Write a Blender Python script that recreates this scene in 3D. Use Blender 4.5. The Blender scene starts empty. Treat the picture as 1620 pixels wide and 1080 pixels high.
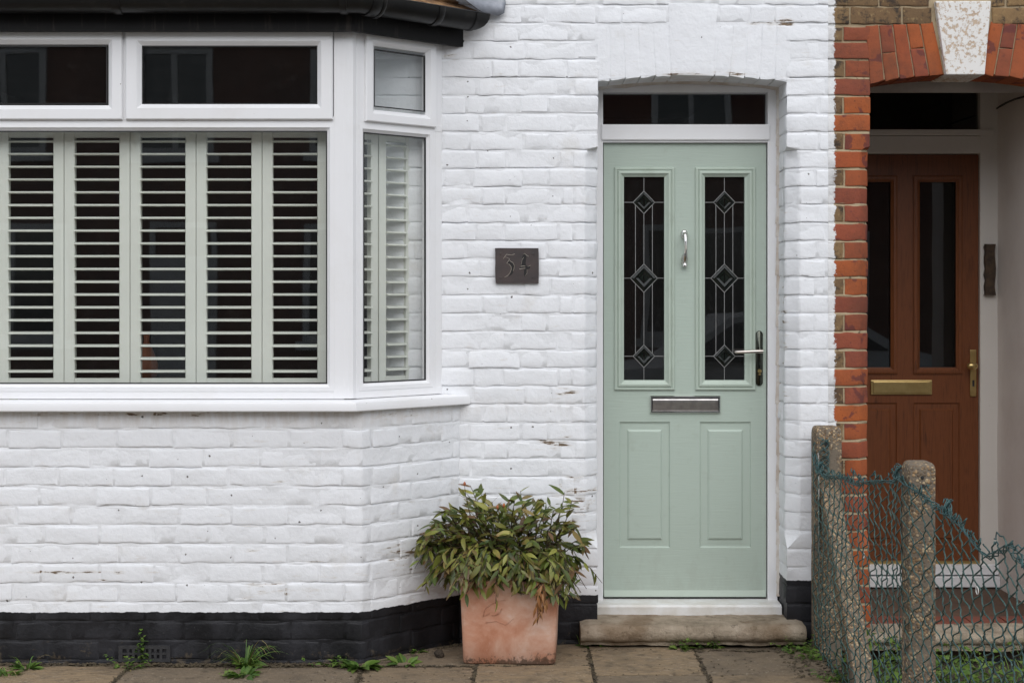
import bpy, bmesh, math, random
from mathutils import Vector, Matrix, noise as mnoise
R = math.radians
rnd = random.Random(7)
scn = bpy.context.scene
COL = scn.collection

# ------------------------------------------------------------------ camera, sky, sun, exposure
F_PX, CAM_D, CAM_H = 2405.0, 6.5, 1.495
cam_d = bpy.data.cameras.new('camera'); cam = bpy.data.objects.new('camera', cam_d); COL.objects.link(cam)
cam.location = (0, -CAM_D, CAM_H); cam.rotation_euler = (R(90), 0, 0)
cam_d.sensor_width = 36; cam_d.lens = F_PX / 1620 * 36; cam_d.shift_y = -77 / 1620
cam_d.clip_start = .05; cam_d.clip_end = 500
scn.camera = cam
SUN_EL, SUN_AZ = 43, 6           # degrees; azimuth measured from straight behind the camera towards its right
world = bpy.data.worlds.new('World'); scn.world = world; world.use_nodes = True
wn = world.node_tree.nodes; wl = world.node_tree.links
bg = wn['Background']
sky = wn.new('ShaderNodeTexSky'); sky.sky_type = 'NISHITA'; sky.sun_disc = False
sky.sun_elevation = R(SUN_EL); sky.sun_rotation = R(180 - SUN_AZ); sky.dust_density = 1; sky.air_density = 1.0
hs = wn.new('ShaderNodeHueSaturation'); hs.inputs['Saturation'].default_value = .42
wl.new(sky.outputs[0], hs.inputs['Color']); wl.new(hs.outputs[0], bg.inputs['Color'])
bg.inputs['Strength'].default_value = .12
sun_d = bpy.data.lights.new('sun', 'SUN'); sun_d.energy = 1.5; sun_d.angle = R(85); sun_d.color = (1, .99, .975)
sun = bpy.data.objects.new('sun', sun_d); COL.objects.link(sun)
sv = Vector((math.sin(R(SUN_AZ)) * math.cos(R(SUN_EL)), -math.cos(R(SUN_AZ)) * math.cos(R(SUN_EL)), math.sin(R(SUN_EL))))
sun.rotation_euler = sv.to_track_quat('Z', 'Y').to_euler(); sun.location = (0, -4, 12)
vs = scn.view_settings; vs.view_transform = 'Standard'; vs.look = 'None'; vs.gamma = 1; vs.use_curve_mapping = False
vs.exposure = 0.56
scn.render.engine = 'CYCLES'
scn.cycles.max_bounces = 7; scn.cycles.diffuse_bounces = 3; scn.cycles.transparent_max_bounces = 16
scn.cycles.use_denoising = True

# ------------------------------------------------------------------ helpers
def W(px, py, y=0.0):
    s = F_PX / (CAM_D + y)
    return Vector(((px - 810) / s, y, CAM_H - (py - 463) / s))
def X(px, y=0.0): return W(px, 0, y).x
def Z(py, y=0.0): return W(0, py, y).z
def GY(py): return F_PX * CAM_H / (py - 463) - CAM_D      # depth of a ground point seen at picture row py

class MB:
    def __init__(s): s.v = []; s.f = []
    def add(s, vs, fs):
        o = len(s.v); s.v += [tuple(v) for v in vs]; s.f += [tuple(i + o for i in f) for f in fs]
    def box(s, a, b, bev=0.0, f=None):
        x0, y0, z0 = a; x1, y1, z1 = b
        if bev <= 0:
            vs_ = [(x0,y0,z0),(x1,y0,z0),(x1,y1,z0),(x0,y1,z0),(x0,y0,z1),(x1,y0,z1),(x1,y1,z1),(x0,y1,z1)]
            fs = [(0,3,2,1),(4,5,6,7),(0,1,5,4),(1,2,6,5),(2,3,7,6),(3,0,4,7)]
        else:
            bm = bmesh.new(); bmesh.ops.create_cube(bm, size=1)
            for v in bm.verts:
                v.co = Vector(((x0+x1)/2 + v.co.x*(x1-x0), (y0+y1)/2 + v.co.y*(y1-y0), (z0+z1)/2 + v.co.z*(z1-z0)))
            bmesh.ops.bevel(bm, geom=bm.edges[:], offset=bev, segments=2, affect='EDGES', profile=.6)
            bm.verts.index_update()
            vs_ = [tuple(v.co) for v in bm.verts]; fs = [tuple(v.index for v in q.verts) for q in bm.faces]; bm.free()
        if f: vs_ = [f(*v) for v in vs_]
        s.add(vs_, fs); return s
    def tube(s, pts, r, n=6, caps=True):
        pts = [Vector(p) for p in pts]; m = len(pts)
        rs = r if isinstance(r, (list, tuple)) else [r] * m
        vs_ = []; up = None
        for i, p in enumerate(pts):
            t = (pts[min(i+1, m-1)] - pts[max(i-1, 0)]).normalized()
            if up is None: up = t.orthogonal().normalized()
            up = (up - t * up.dot(t))
            up = up.normalized() if up.length > 1e-6 else t.orthogonal().normalized()
            w = t.cross(up)
            for k in range(n):
                a = 2 * math.pi * k / n
                vs_.append(p + (up * math.cos(a) + w * math.sin(a)) * rs[i])
        fs = [(i*n+k, i*n+(k+1) % n, (i+1)*n+(k+1) % n, (i+1)*n+k) for i in range(m-1) for k in range(n)]
        if caps: fs += [tuple(range(n-1, -1, -1)), tuple((m-1)*n+k for k in range(n))]
        s.add(vs_, fs); return s
    def ring(s, rect, prof, f):
        # mitred frame: prof = [(inset, out)...]; f maps (u, v, out) to the place
        u0, v0, u1, v1 = rect; vs_ = []
        for i, n in prof:
            vs_ += [f(u0+i, v0+i, n), f(u1-i, v0+i, n), f(u1-i, v1-i, n), f(u0+i, v1-i, n)]
        fs = [(j*4+k, j*4+(k+1) % 4, (j+1)*4+(k+1) % 4, (j+1)*4+k) for j in range(len(prof)-1) for k in range(4)]
        s.add(vs_, fs); return s
    def prism(s, poly, y0, y1, f=None):
        # polygon (x, z) pushed from y0 to y1
        n = len(poly); vs_ = [(p[0], y0, p[1]) for p in poly] + [(p[0], y1, p[1]) for p in poly]
        if f: vs_ = [f(*v) for v in vs_]
        fs = [tuple(range(n)), tuple(range(2*n-1, n-1, -1))] + [(k, n+k, n+(k+1) % n, (k+1) % n) for k in range(n)]
        s.add(vs_, fs); return s
    def lathe(s, prof, c, n=16, axis='z'):
        vs_ = []
        for r_, h in prof:
            for k in range(n):
                a = 2*math.pi*k/n; p = (r_*math.cos(a), r_*math.sin(a), h)
                if axis == 'y': p = (p[0], -p[2], p[1])
                vs_.append((c[0]+p[0], c[1]+p[1], c[2]+p[2]))
        m = len(prof)
        fs = [(i*n+k, i*n+(k+1) % n, (i+1)*n+(k+1) % n, (i+1)*n+k) for i in range(m-1) for k in range(n)]
        fs += [tuple(range(n-1, -1, -1)), tuple((m-1)*n+k for k in range(n))]
        s.add(vs_, fs); return s
    def mesh(s, name, mat, smooth=False):
        me = bpy.data.meshes.new(name); me.from_pydata(s.v, [], s.f)
        bm = bmesh.new(); bm.from_mesh(me); bmesh.ops.recalc_face_normals(bm, faces=bm.faces[:]); bm.to_mesh(me); bm.free()
        if smooth: me.shade_smooth()
        if mat: me.materials.append(mat)
        return me
    def build(s, name, mat, parent=None, smooth=False, auto=None):
        o = link(s.mesh(name, mat, smooth), name, parent)
        if auto: smooth_by_angle(o.data, auto)
        return o

def smooth_by_angle(me, deg):
    me.shade_smooth()
    bm = bmesh.new(); bm.from_mesh(me)
    for e in bm.edges:
        if len(e.link_faces) == 2 and e.calc_face_angle(0) > R(deg): e.smooth = False
    bm.to_mesh(me); bm.free()
def link(me, name, parent=None):
    o = bpy.data.objects.new(name, me); COL.objects.link(o)
    if parent is not None: attach(o, parent)
    return o
def attach(o, parent):
    o.parent = parent
    w = parent.get('_w')
    o.matrix_parent_inverse = Matrix.Translation(-Vector(parent['_w'])) if w is not None else Matrix.Identity(4)
def tag(o, label=None, cat=None, group=None, kind=None):
    if label: o['label'] = label
    if cat: o['category'] = cat
    if group: o['group'] = group
    if kind: o['kind'] = kind
    return o
def thing(name, label, cat, loc, group=None):
    o = bpy.data.objects.new(name, None); COL.objects.link(o); o.location = loc; o['_w'] = list(loc)
    o.empty_display_size = .1
    return tag(o, label, cat, group)
def nz(x, y, z): return mnoise.noise(Vector((x, y, z)))

# ------------------------------------------------------------------ procedural materials
class G:
    def __init__(s, name):
        s.m = bpy.data.materials.new(name); s.m.use_nodes = True; s.t = s.m.node_tree
        s.b = s.t.nodes['Principled BSDF']; s.o = s.t.nodes['Material Output']
        s._p = None
    def put(s, sock, v):
        if isinstance(v, bpy.types.NodeSocket): s.t.links.new(v, sock)
        else:
            if sock.type == 'RGBA' and len(v) == 3: v = (*v, 1)
            sock.default_value = v
    def n(s, typ, ins=None, **kw):
        nd = s.t.nodes.new('ShaderNode' + typ)
        for k, v in kw.items(): setattr(nd, k, v)
        for k, v in (ins or {}).items(): s.put(nd.inputs[k], v)
        return nd
    @property
    def pos(s):
        if s._p is None: s._p = s.n('NewGeometry').outputs['Position']
        return s._p
    def xyz(s): return s.n('SeparateXYZ', {0: s.pos}).outputs
    def obj(s): return s.n('TexCoord').outputs['Object']
    def scale(s, v, sc): return s.n('VectorMath', {0: v, 1: sc}, operation='MULTIPLY').outputs[0]
    def noise(s, sc, det=4, rough=.55, vec=None, dist=0.0):
        return s.n('TexNoise', {'Vector': vec if vec is not None else s.pos, 'Scale': sc, 'Detail': det, 'Roughness': rough, 'Distortion': dist}).outputs[0]
    def noisec(s, sc, det=2, vec=None):
        return s.n('TexNoise', {'Vector': vec if vec is not None else s.pos, 'Scale': sc, 'Detail': det}).outputs[1]
    def math(s, op, a, b=0.0, c=0.0, clamp=False):
        return s.n('Math', {0: a, 1: b, 2: c}, operation=op, use_clamp=clamp).outputs[0]
    def step(s, v, lo, hi): return s.n('MapRange', {0: v, 1: lo, 2: hi, 3: 0.0, 4: 1.0}, interpolation_type='SMOOTHSTEP').outputs[0]
    def mix(s, f, a, b, bt='MIX'):
        nd = s.n('Mix', data_type='RGBA', blend_type=bt)
        s.put(nd.inputs[0], f); s.put(nd.inputs[6], a); s.put(nd.inputs[7], b); return nd.outputs[2]
    def ramp(s, f, stops):
        nd = s.n('ValToRGB', {0: f}); e = nd.color_ramp.elements
        while len(e) < len(stops): e.new(.5)
        for q, (p, c) in zip(e, stops): q.position = p; q.color = (*c, 1)
        return nd.outputs[0]
    def spot(s, c, r):
        d = s.n('VectorMath', {0: s.pos, 1: tuple(c)}, operation='SUBTRACT').outputs[0]
        d = s.n('VectorMath', {0: d, 1: tuple(1/q for q in r)}, operation='MULTIPLY').outputs[0]
        l = s.n('VectorMath', {0: d}, operation='LENGTH').outputs['Value']
        return s.n('MapRange', {0: l, 1: 1.0, 2: .2, 3: 0.0, 4: 1.0}).outputs[0]
    def bump(s, h, st=.3, d=.01, nrm=None):
        nd = s.n('Bump', {'Strength': st, 'Distance': d, 'Height': h})
        if nrm is not None: s.put(nd.inputs['Normal'], nrm)
        return nd.outputs[0]
    def done(s, col=None, rough=None, nrm=None, metal=None, spec=None):
        if col is not None: s.put(s.b.inputs['Base Color'], col)
        if rough is not None: s.put(s.b.inputs['Roughness'], rough)
        if nrm is not None: s.put(s.b.inputs['Normal'], nrm)
        if metal is not None: s.put(s.b.inputs['Metallic'], metal)
        if spec is not None: s.put(s.b.inputs['Specular IOR Level'], spec)
        return s.m
M = {}
def painted_brick(name, black=True, flake=1.0):
    g = G(name); x, y, z = g.xyz()[:3]
    col = g.mix(g.noise(2.2, 3), (.805, .815, .835), (.75, .76, .78))
    # grime; under the sill its beige also carries the overhang's shade
    col = g.mix(g.math('MULTIPLY', g.step(g.noise(6, 8, .65), .55, .75), .35), col, (.56, .52, .46))
    drip_and_shade = g.math('MULTIPLY', g.spot(W(300, 652, -.3), (3.0, .5, .075)), g.step(g.noise(1, 5, .65, g.scale(g.pos, (22, 22, 5))), .3, .7))
    drip_and_shade = g.math('MAXIMUM', drip_and_shade, g.math('MULTIPLY', g.spot(W(1095, 122, .1), (.6, .12, .05)), g.step(g.noise(1, 5, .65, g.scale(g.pos, (14, 14, 14))), .35, .65)))
    col = g.mix(g.math('MULTIPLY', drip_and_shade, .5), col, (.50, .42, .33))
    st = g.scale(g.pos, (9, 9, 55)); fl = g.noise(1, 5, .6, st)
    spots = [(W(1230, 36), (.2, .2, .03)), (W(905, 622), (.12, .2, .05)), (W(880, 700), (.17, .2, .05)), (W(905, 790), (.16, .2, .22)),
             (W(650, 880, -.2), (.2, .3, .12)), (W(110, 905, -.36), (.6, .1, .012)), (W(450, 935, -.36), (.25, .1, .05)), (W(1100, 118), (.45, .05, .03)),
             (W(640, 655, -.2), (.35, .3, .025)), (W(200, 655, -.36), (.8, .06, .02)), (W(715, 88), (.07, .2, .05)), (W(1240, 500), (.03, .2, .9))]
    acc = None
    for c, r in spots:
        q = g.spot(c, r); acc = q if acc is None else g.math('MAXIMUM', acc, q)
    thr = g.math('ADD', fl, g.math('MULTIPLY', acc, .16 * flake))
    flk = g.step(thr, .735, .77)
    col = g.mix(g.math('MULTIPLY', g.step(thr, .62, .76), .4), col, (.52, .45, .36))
    fc = g.mix(g.noise(90, 2), (.07, .05, .035), (.27, .19, .12))
    col = g.mix(flk, col, fc)
    # nail holes and chips
    pv = g.n('CombineXYZ', {0: g.math('ADD', x, g.math('MULTIPLY', y, .4)), 1: z}).outputs[0]
    vo = g.n('TexVoronoi', {'Vector': pv, 'Scale': 11.0}, voronoi_dimensions='2D')
    vr = g.n('SeparateXYZ', {0: vo.outputs['Color']}).outputs
    rad = g.math('MULTIPLY', g.step(vr[0], .78, 1.0), .05)
    wob = g.math('MULTIPLY', g.math('SUBTRACT', g.noise(120, 3), .5), .16)
    chip = g.step(g.math('SUBTRACT', rad, g.math('ADD', vo.outputs['Distance'], wob)), 0.0, .012)
    col = g.mix(g.math('MULTIPLY', chip, .9), col, (.07, .055, .045))
    rough = .55
    if black:
        zb = g.math('ADD', .205, g.math('MULTIPLY', g.step(x, .75, .8), .06))
        zb = g.math('ADD', zb, g.math('MULTIPLY', g.math('SUBTRACT', g.noise(22, 4), .5), .018))
        bk = g.step(z, g.math('ADD', zb, .0025), zb)
        bc = g.mix(g.step(g.noise(1, 6, .6, g.scale(g.pos, (7, 7, 2.5))), .35, .7), (.008, .008, .0095), (.024, .024, .028))
        bc = g.mix(g.math('MULTIPLY', g.step(g.noise(70, 6, .7), .66, .74), .8), bc, (.16, .15, .14))
        bc = g.mix(g.math('MULTIPLY', g.step(g.math('ADD', g.noise(26, 6, .7), g.math('MULTIPLY', z, -1.6)), .50, .62), .9), bc, (.075, .058, .040))
        col = g.mix(bk, col, bc)
        rough = g.math('SUBTRACT', .6, g.math('MULTIPLY', bk, .12))
    h = g.math('ADD', g.noise(38, 5, .6), g.math('MULTIPLY', g.noise(9, 3), 1.6))
    h = g.math('SUBTRACT', h, g.math('MULTIPLY', g.math('MAXIMUM', flk, chip), .8))
    M[name] = g.done(col, rough, g.bump(h, .45, .006, g.bump(g.noise(210, 3), .22, .0015)), spec=.3)
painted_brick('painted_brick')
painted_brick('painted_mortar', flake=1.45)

def red_brick(name, yellow=False):
    g = G(name); x, y, z = g.xyz()[:3]
    r = g.n('ObjectInfo').outputs['Random']
    if yellow:
        col = g.ramp(r, [(0, (.12, .074, .042)), (.35, (.22, .142, .072)), (.7, (.16, .098, .052)), (1, (.31, .20, .095))])
        col = g.mix(g.step(g.noise(18, 6, .7), .48, .62), col, (.055, .042, .032))
        col = g.mix(g.math('MULTIPLY', g.step(g.noise(55, 5), .55, .7), .6), col, (.36, .25, .12))
    else:
        col = g.ramp(r, [(0, (.33, .080, .034)), (.25, (.21, .062, .043)), (.5, (.40, .105, .032)), (.75, (.18, .055, .042)), (1, (.29, .075, .046))])
        col = g.mix(g.math('MULTIPLY', g.noise(40, 5), .5), col, g.mix(.5, col, (.5, .15, .04)))
        off = g.n('VectorMath', {0: g.pos, 1: g.n('CombineXYZ', {0: g.math('MULTIPLY', r, 40)}).outputs[0]}, operation='ADD').outputs[0]
        pat = g.step(g.noise(9, 5, .6, off, .4), .57, .61)
        col = g.mix(g.math('MULTIPLY', pat, .8), col, (.135, .042, .040))
        col = g.mix(g.math('MULTIPLY', g.step(g.noise(26, 6, .7, off), .56, .74), .55), col, (.10, .040, .026))
        col = g.mix(g.math('MULTIPLY', g.step(g.noise(120, 3), .62, .7), .6), col, (.12, .035, .018))
    e = g.math('ADD', 1.381, g.math('MULTIPLY', g.math('SUBTRACT', g.noise(24, 8, .8), .5), .075))
    wh = g.math('MULTIPLY', g.step(x, e, g.math('SUBTRACT', e, .003)), g.step(z, 9, 8.9))
    col = g.mix(wh, col, (.76, .76, .76))
    col = g.mix(g.math('MULTIPLY', g.step(g.noise(3.5, 7, .75), .42, .75), .6), col, (.075, .045, .034))
    h = g.math('ADD', g.noise(70, 5, .65), g.math('MULTIPLY', g.noise(18, 3), 1.2))
    M[name] = g.done(col, .85, g.bump(h, .5, .004, g.bump(g.noise(300, 2), .3, .001)), spec=.2)
red_brick('red_brick'); red_brick('stock_brick', True)

def simple(name, c1, c2, rough=.6, sc=8, bsc=60, bst=.15, bd=.003, metal=None, spec=None, det=5):
    g = G(name); M[name] = g.done(g.mix(g.step(g.noise(sc, det, .6), .3, .7), c1, c2), rough, g.bump(g.noise(bsc, 4), bst, bd), metal, spec)
g = G('lime_mortar')
x_, y_, z_ = g.xyz()[:3]
col = g.mix(g.noise(12, 5), (.46, .37, .24), (.33, .25, .16)); col = g.mix(g.step(g.noise(30, 5), .6, .7), col, (.16, .12, .08))
e = g.math('ADD', 1.381, g.math('MULTIPLY', g.math('SUBTRACT', g.noise(24, 8, .8), .5), .075))
M['lime_mortar'] = g.done(g.mix(g.step(x_, e, g.math('SUBTRACT', e, .003)), col, (.72, .72, .71)), .9, g.bump(g.noise(120, 5), .6, .004), spec=.15)
def upvc(name, c=(.80, .80, .81)):
    g = G(name)
    col = g.mix(g.math('MULTIPLY', g.step(g.noise(3.5, 6, .7), .45, .8), .25), c, (.62, .59, .53))
    vo = g.n('TexVoronoi', {'Vector': g.pos, 'Scale': 24.0}); vr = g.n('SeparateXYZ', {0: vo.outputs['Color']}).outputs
    ch = g.step(g.math('SUBTRACT', g.math('MULTIPLY', g.step(vr[0], .86, 1.0), .07), vo.outputs['Distance']), 0, .01)
    M[name] = g.done(g.mix(ch, col, (.2, .17, .13)), .32, g.bump(g.noise(6, 2), .05, .004), spec=.45)
upvc('upvc'); upvc('grubby_upvc', (.72, .68, .63))
simple('threshold', (.74, .74, .73), (.60, .57, .52), .45, 9, 40)
simple('shutter_paint', (.70, .715, .655), (.67, .685, .625), .42, 3, 20, .05)
g = G('sage_door')
gr = g.noise(1, 6, .6, g.scale(g.pos, (7, 7, 130)), .8)
gr2 = g.noise(1, 4, .6, g.scale(g.pos, (3.2, 3.2, 34)), 2.4)
col = g.mix(g.noise(1.6, 3), (.42, .495, .43), (.395, .465, .405))
col = g.mix(g.math('MULTIPLY', g.step(g.noise(14, 7, .7), .56, .75), .4), col, (.33, .37, .31))
xx_, yy_, zz_ = g.xyz()[:3]
col = g.mix(g.math('MULTIPLY', g.step(g.math('SUBTRACT', g.noise(1, 6, .7, g.scale(g.pos, (18, 18, 7))), g.math('MULTIPLY', zz_, .5)), .34, .50), .22), col, (.33, .35, .30))
hh = g.math('ADD', g.math('MULTIPLY', gr, .6), gr2)
M['sage_door'] = g.done(col, g.math('ADD', .30, g.math('MULTIPLY', g.noise(5, 5, .6), .25)), g.bump(hh, .30, .003), spec=.4)
g = G('sage_moulding')
M['sage_moulding'] = g.done(g.mix(g.math('MULTIPLY', g.step(g.noise(9, 6, .7), .5, .75), .4), (.43, .50, .43), (.29, .33, .27)), .4, g.bump(g.noise(30, 2), .04, .002), spec=.45)
g = G('oak_door')
gr = g.noise(1, 6, .65, g.scale(g.pos, (90, 90, 5)), 1.2); gr2 = g.noise(1, 4, .6, g.scale(g.pos, (26, 26, 2.2)), 3)
col = g.ramp(g.math('ADD', g.math('MULTIPLY', gr, .5), g.math('MULTIPLY', gr2, .5)), [(.32, (.075, .025, .010)), (.5, (.18, .058, .020)), (.68, (.105, .034, .012))])
M['oak_door'] = g.done(col, .38, g.bump(gr, .15, .002), spec=.4)
simple('air_brick', (.022, .022, .025), (.040, .039, .040), .5, 30, 60, .3)
g = G('black_plastic')
col = g.mix(g.math('MULTIPLY', g.step(g.noise(16, 6, .7), .5, .75), .7), (.006, .0058, .0058), (.024, .022, .020))
M['black_plastic'] = g.done(col, g.math('ADD', .28, g.math('MULTIPLY', g.noise(12, 4), .2)), g.bump(g.noise(40, 3), .06, .002), spec=.36)
g = G('fascia_paint')
dr = g.noise(1, 5, .6, g.scale(g.pos, (40, 40, 5)))
M['fascia_paint'] = g.done(g.mix(g.math('MULTIPLY', g.step(dr, .56, .72), .55), (.006, .0055, .0055), (.05, .042, .035)), .6, g.bump(g.noise(50, 4), .15, .003), spec=.22)
g = G('lead')
M['lead'] = g.done(g.ramp(g.noise(14, 6, .7), [(.3, (.17, .18, .205)), (.55, (.26, .275, .31)), (.75, (.36, .37, .39))]), .5, g.bump(g.noise(20, 4), .3, .006), .25)
g = G('clay_tile')
col = g.ramp(g.noise(22, 6, .7), [(.3, (.055, .035, .022)), (.5, (.20, .105, .045)), (.65, (.36, .22, .10)), (.8, (.13, .12, .09))])
M['clay_tile'] = g.done(col, .9, g.bump(g.noise(60, 5), .5, .004))
# ---- glass: thin pane that lets light through and mirrors by its angle
def glass(name, tint, ior=1.5, wob=.010, dirty=.02, haze=.004):
    g = G(name); t = g.t; t.nodes.remove(g.b)
    f0 = ((ior - 1)/(ior + 1))**2; fc = g.n('LayerWeight', {'Blend': .5}).outputs['Facing']; fr = g.math('ADD', f0, g.math('MULTIPLY', g.math('POWER', fc, 5.0), 1 - f0)); nr = g.bump(g.noise(2.3, 1), wob, .05)
    gl = g.n('BsdfGlossy', {'Color': (.95, .97, 1, 1), 'Roughness': .012, 'Normal': nr})
    tr = g.n('BsdfTransparent', {'Color': (*tint, 1)})
    mx = g.n('MixShader', {0: fr, 1: tr.outputs[0], 2: gl.outputs[0]})
    df = g.n('BsdfDiffuse', {'Color': (.6, .6, .58, 1)})
    dm = g.math('ADD', haze, g.math('MULTIPLY', g.step(g.noise(30, 6, .75), .5, .85), dirty))  # even pale diffuse haze added to lift the black of the panes
    m2 = g.n('MixShader', {0: dm, 1: mx.outputs[0], 2: df.outputs[0]})
    t.links.new(m2.outputs[0], g.o.inputs[0]); M[name] = g.m
glass('window_glass', (.985, .99, .985)); glass('door_glass', (.30, .29, .28), 1.55, .02, .03, .010)
simple('bevel_glass', (.006, .009, .0075), (.011, .015, .012), .16, 30, 20, .02, spec=.3)
simple('leading', (.42, .42, .42), (.30, .30, .29), .42, 60, 80, .1, metal=.55)
simple('chrome', (.72, .70, .68), (.62, .60, .58), .10, 12, 30, .02, metal=1.0)
simple('dark_reflection_chrome', (.10, .105, .09), (.05, .055, .045), .16, 30, 30, .02, metal=1.0)  # chrome with its dark reflections put into the base colour
simple('satin_nickel', (.62, .57, .53), (.55, .50, .46), .3, 20, 30, .02, metal=1.0)
simple('pewter', (.46, .45, .44), (.31, .30, .30), .36, 26, 200, .2, .001, metal=.9)
simple('brass', (.60, .45, .20), (.50, .36, .15), .33, 20, 60, .03, metal=1.0)
simple('gasket', (.012, .012, .012), (.02, .02, .02), .6)
simple('plaque_slate', (.040, .033, .033), (.062, .045, .042), .48, 14, 70, .25, .002)
simple('plaque_scratch', (.42, .38, .33), (.26, .22, .17), .5, 60, 60, .1)
simple('plaque_groove', (.008, .007, .007), (.012, .01, .01), .7)
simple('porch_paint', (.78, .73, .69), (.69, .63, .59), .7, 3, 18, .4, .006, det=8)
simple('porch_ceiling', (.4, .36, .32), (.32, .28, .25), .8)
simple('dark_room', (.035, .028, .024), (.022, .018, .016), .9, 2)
simple('room_floor', (.06, .035, .02), (.04, .025, .016), .7, 2)
g = G('keystone_paint')
pk = g.noise(52, 7, .75); pm = g.step(g.math('ADD', pk, g.math('MULTIPLY', g.math('SUBTRACT', g.noise(6, 2), .5), .35)), .53, .56)
col = g.mix(pm, (.74, .72, .69), g.mix(g.noise(40, 3), (.60, .47, .35), (.42, .31, .22)))
M['keystone_paint'] = g.done(col, .8, g.bump(g.math('SUBTRACT', g.noise(90, 4), pm), .4, .003))
g = G('terracotta')
x_, y_, z_ = g.xyz()[:3]
bl = g.noise(5.5, 6, .62, None, .25)
col = g.ramp(bl, [(.32, (.44, .18, .10)), (.45, (.54, .27, .175)), (.56, (.61, .37, .27)), (.68, (.69, .52, .43))])
col = g.mix(g.math('MULTIPLY', g.step(g.noise(60, 5, .7), .55, .75), .3), col, (.62, .44, .36))
al = g.math('ADD', g.noise(1, 8, .78, g.scale(g.pos, (55, 55, 40))), g.math('ADD', g.math('MULTIPLY', z_, -4.5), g.math('MULTIPLY', g.step(x_, -.12, .16), .09)))
col = g.mix(g.math('MULTIPLY', g.step(al, .40, .52), .75), col, (.045, .038, .026))
M['terracotta'] = g.done(col, .85, g.bump(g.noise(45, 5), .25, .004, g.bump(g.noise(240, 2), .2, .001)), spec=.2)
simple('potting_soil', (.02, .014, .01), (.04, .028, .02), .95, 40, 60, 1.0, .02)
def aggregate(name, a, b, c, d):
    g = G(name)
    vo = g.n('TexVoronoi', {'Vector': g.pos, 'Scale': 105.0, 'Randomness': 1.0})
    k = g.n('SeparateXYZ', {0: vo.outputs['Color']}).outputs[0]
    st = g.ramp(k, [(0, a), (.35, b), (.62, c), (.8, d), (1, (.50, .45, .38))])
    for e_ in g.t.nodes:
        if e_.type == 'VALTORGB': e_.color_ramp.interpolation = 'CONSTANT'
    cem = g.mix(g.noise(20, 5), (.20, .165, .125), (.13, .105, .08))
    exposed = g.step(g.noise(7, 5, .65), .34, .54)
    f = g.math('MULTIPLY', exposed, g.step(vo.outputs['Distance'], .62, .42))
    col = g.mix(f, cem, st)
    col = g.mix(g.math('MULTIPLY', g.step(g.noise(5, 6, .7), .55, .75), .5), col, (.07, .062, .045))
    M[name] = g.done(col, .85, g.bump(g.math('MULTIPLY', f, g.math('SUBTRACT', 1, vo.outputs['Distance'])), .8, .004, g.bump(g.noise(160, 4), .4, .002)), spec=.25)
aggregate('aggregate_concrete', (.14, .10, .065), (.35, .235, .13), (.22, .14, .075), (.45, .34, .21))
g = G('step_stone')
col = g.ramp(g.noise(7, 7, .68), [(.3, (.16, .125, .085)), (.5, (.33, .27, .20)), (.7, (.43, .36, .28))])
col = g.mix(g.math('MULTIPLY', g.step(g.noise(24, 7, .75), .56, .68), .75), col, (.06, .052, .036))
col = g.mix(g.math('MULTIPLY', g.step(g.noise(3, 4), .55, .7), .5), col, (.15, .085, .04))
M['step_stone'] = g.done(col, .9, g.bump(g.math('ADD', g.noise(40, 7, .7), g.noise(9, 5)), 1.0, .012), spec=.15)
g = G('paving_stone')
rr = g.n('ObjectInfo').outputs['Random']
ly = g.noise(1, 6, .6, g.scale(g.pos, (6, 22, 10)), 2.2)
col = g.ramp(ly, [(.28, (.16, .115, .072)), (.45, (.31, .225, .135)), (.58, (.22, .165, .108)), (.75, (.42, .32, .21))])
col = g.mix(g.math('MULTIPLY', g.step(rr, .3, 1.0), .6), col, (.14, .115, .088))
col = g.mix(g.math('MULTIPLY', g.step(g.noise(16, 7, .7), .52, .68), .65), col, (.055, .045, .034))
col = g.mix(g.math('MULTIPLY', g.step(g.noise(48, 6, .75), .58, .66), .6), col, (.46, .38, .28))
col = g.mix(g.math('MULTIPLY', g.step(g.noise(3.0, 5, .6), .5, .68), .5), col, (.10, .078, .055))
M['paving_stone'] = g.done(col, .85, g.bump(g.math('ADD', ly, g.math('MULTIPLY', g.noise(50, 6, .7), .7)), .9, .014), spec=.25)
simple('soil', (.035, .026, .018), (.075, .055, .036), .95, 20, 70, 1.0, .02, det=8)
simple('moss_dirt', (.05, .038, .025), (.105, .08, .045), .95, 24, 90, 1.0, .012, det=8)
simple('asphalt', (.045, .045, .047), (.06, .06, .06), .9, 3, 120, .5, .006)
simple('kerb_stone', (.26, .25, .23), (.20, .19, .18), .85, 6, 60, .4)
simple('quarry_tile', (.20, .055, .032), (.13, .045, .03), .6, 12, 50, .2)
simple('porch_concrete', (.11, .06, .036), (.075, .045, .03), .8, 10, 50, .3)
simple('pvc_wire', (.011, .040, .036), (.060, .125, .110), .35, 30, 60, .1)
simple('worn_pvc_wire', (.06, .13, .13), (.02, .06, .06), .55, 20, 60, .2)
simple('galvanised', (.35, .34, .32), (.22, .2, .18), .45, 30, 60, .1, metal=.6)
simple('bark', (.075, .045, .028), (.035, .022, .015), .9, 60, 80, .5)
simple('rough_wood', (.095, .060, .034), (.035, .022, .014), .8, 26, 60, .8, .006)
simple('sealant', (.68, .65, .61), (.46, .38, .31), .6, 13, 40, .5, .004, det=8)
simple('orange_glaze', (.42, .14, .05), (.34, .10, .04), .4)
simple('lime_glaze', (.35, .45, .06), (.3, .4, .05), .4)
simple('far_brick', (.20, .085, .055), (.13, .06, .045), .9, 1.5, 20, .2)
simple('far_white', (.70, .69, .66), (.6, .59, .56), .6)
simple('far_slate', (.10, .10, .11), (.07, .07, .08), .7)
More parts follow.
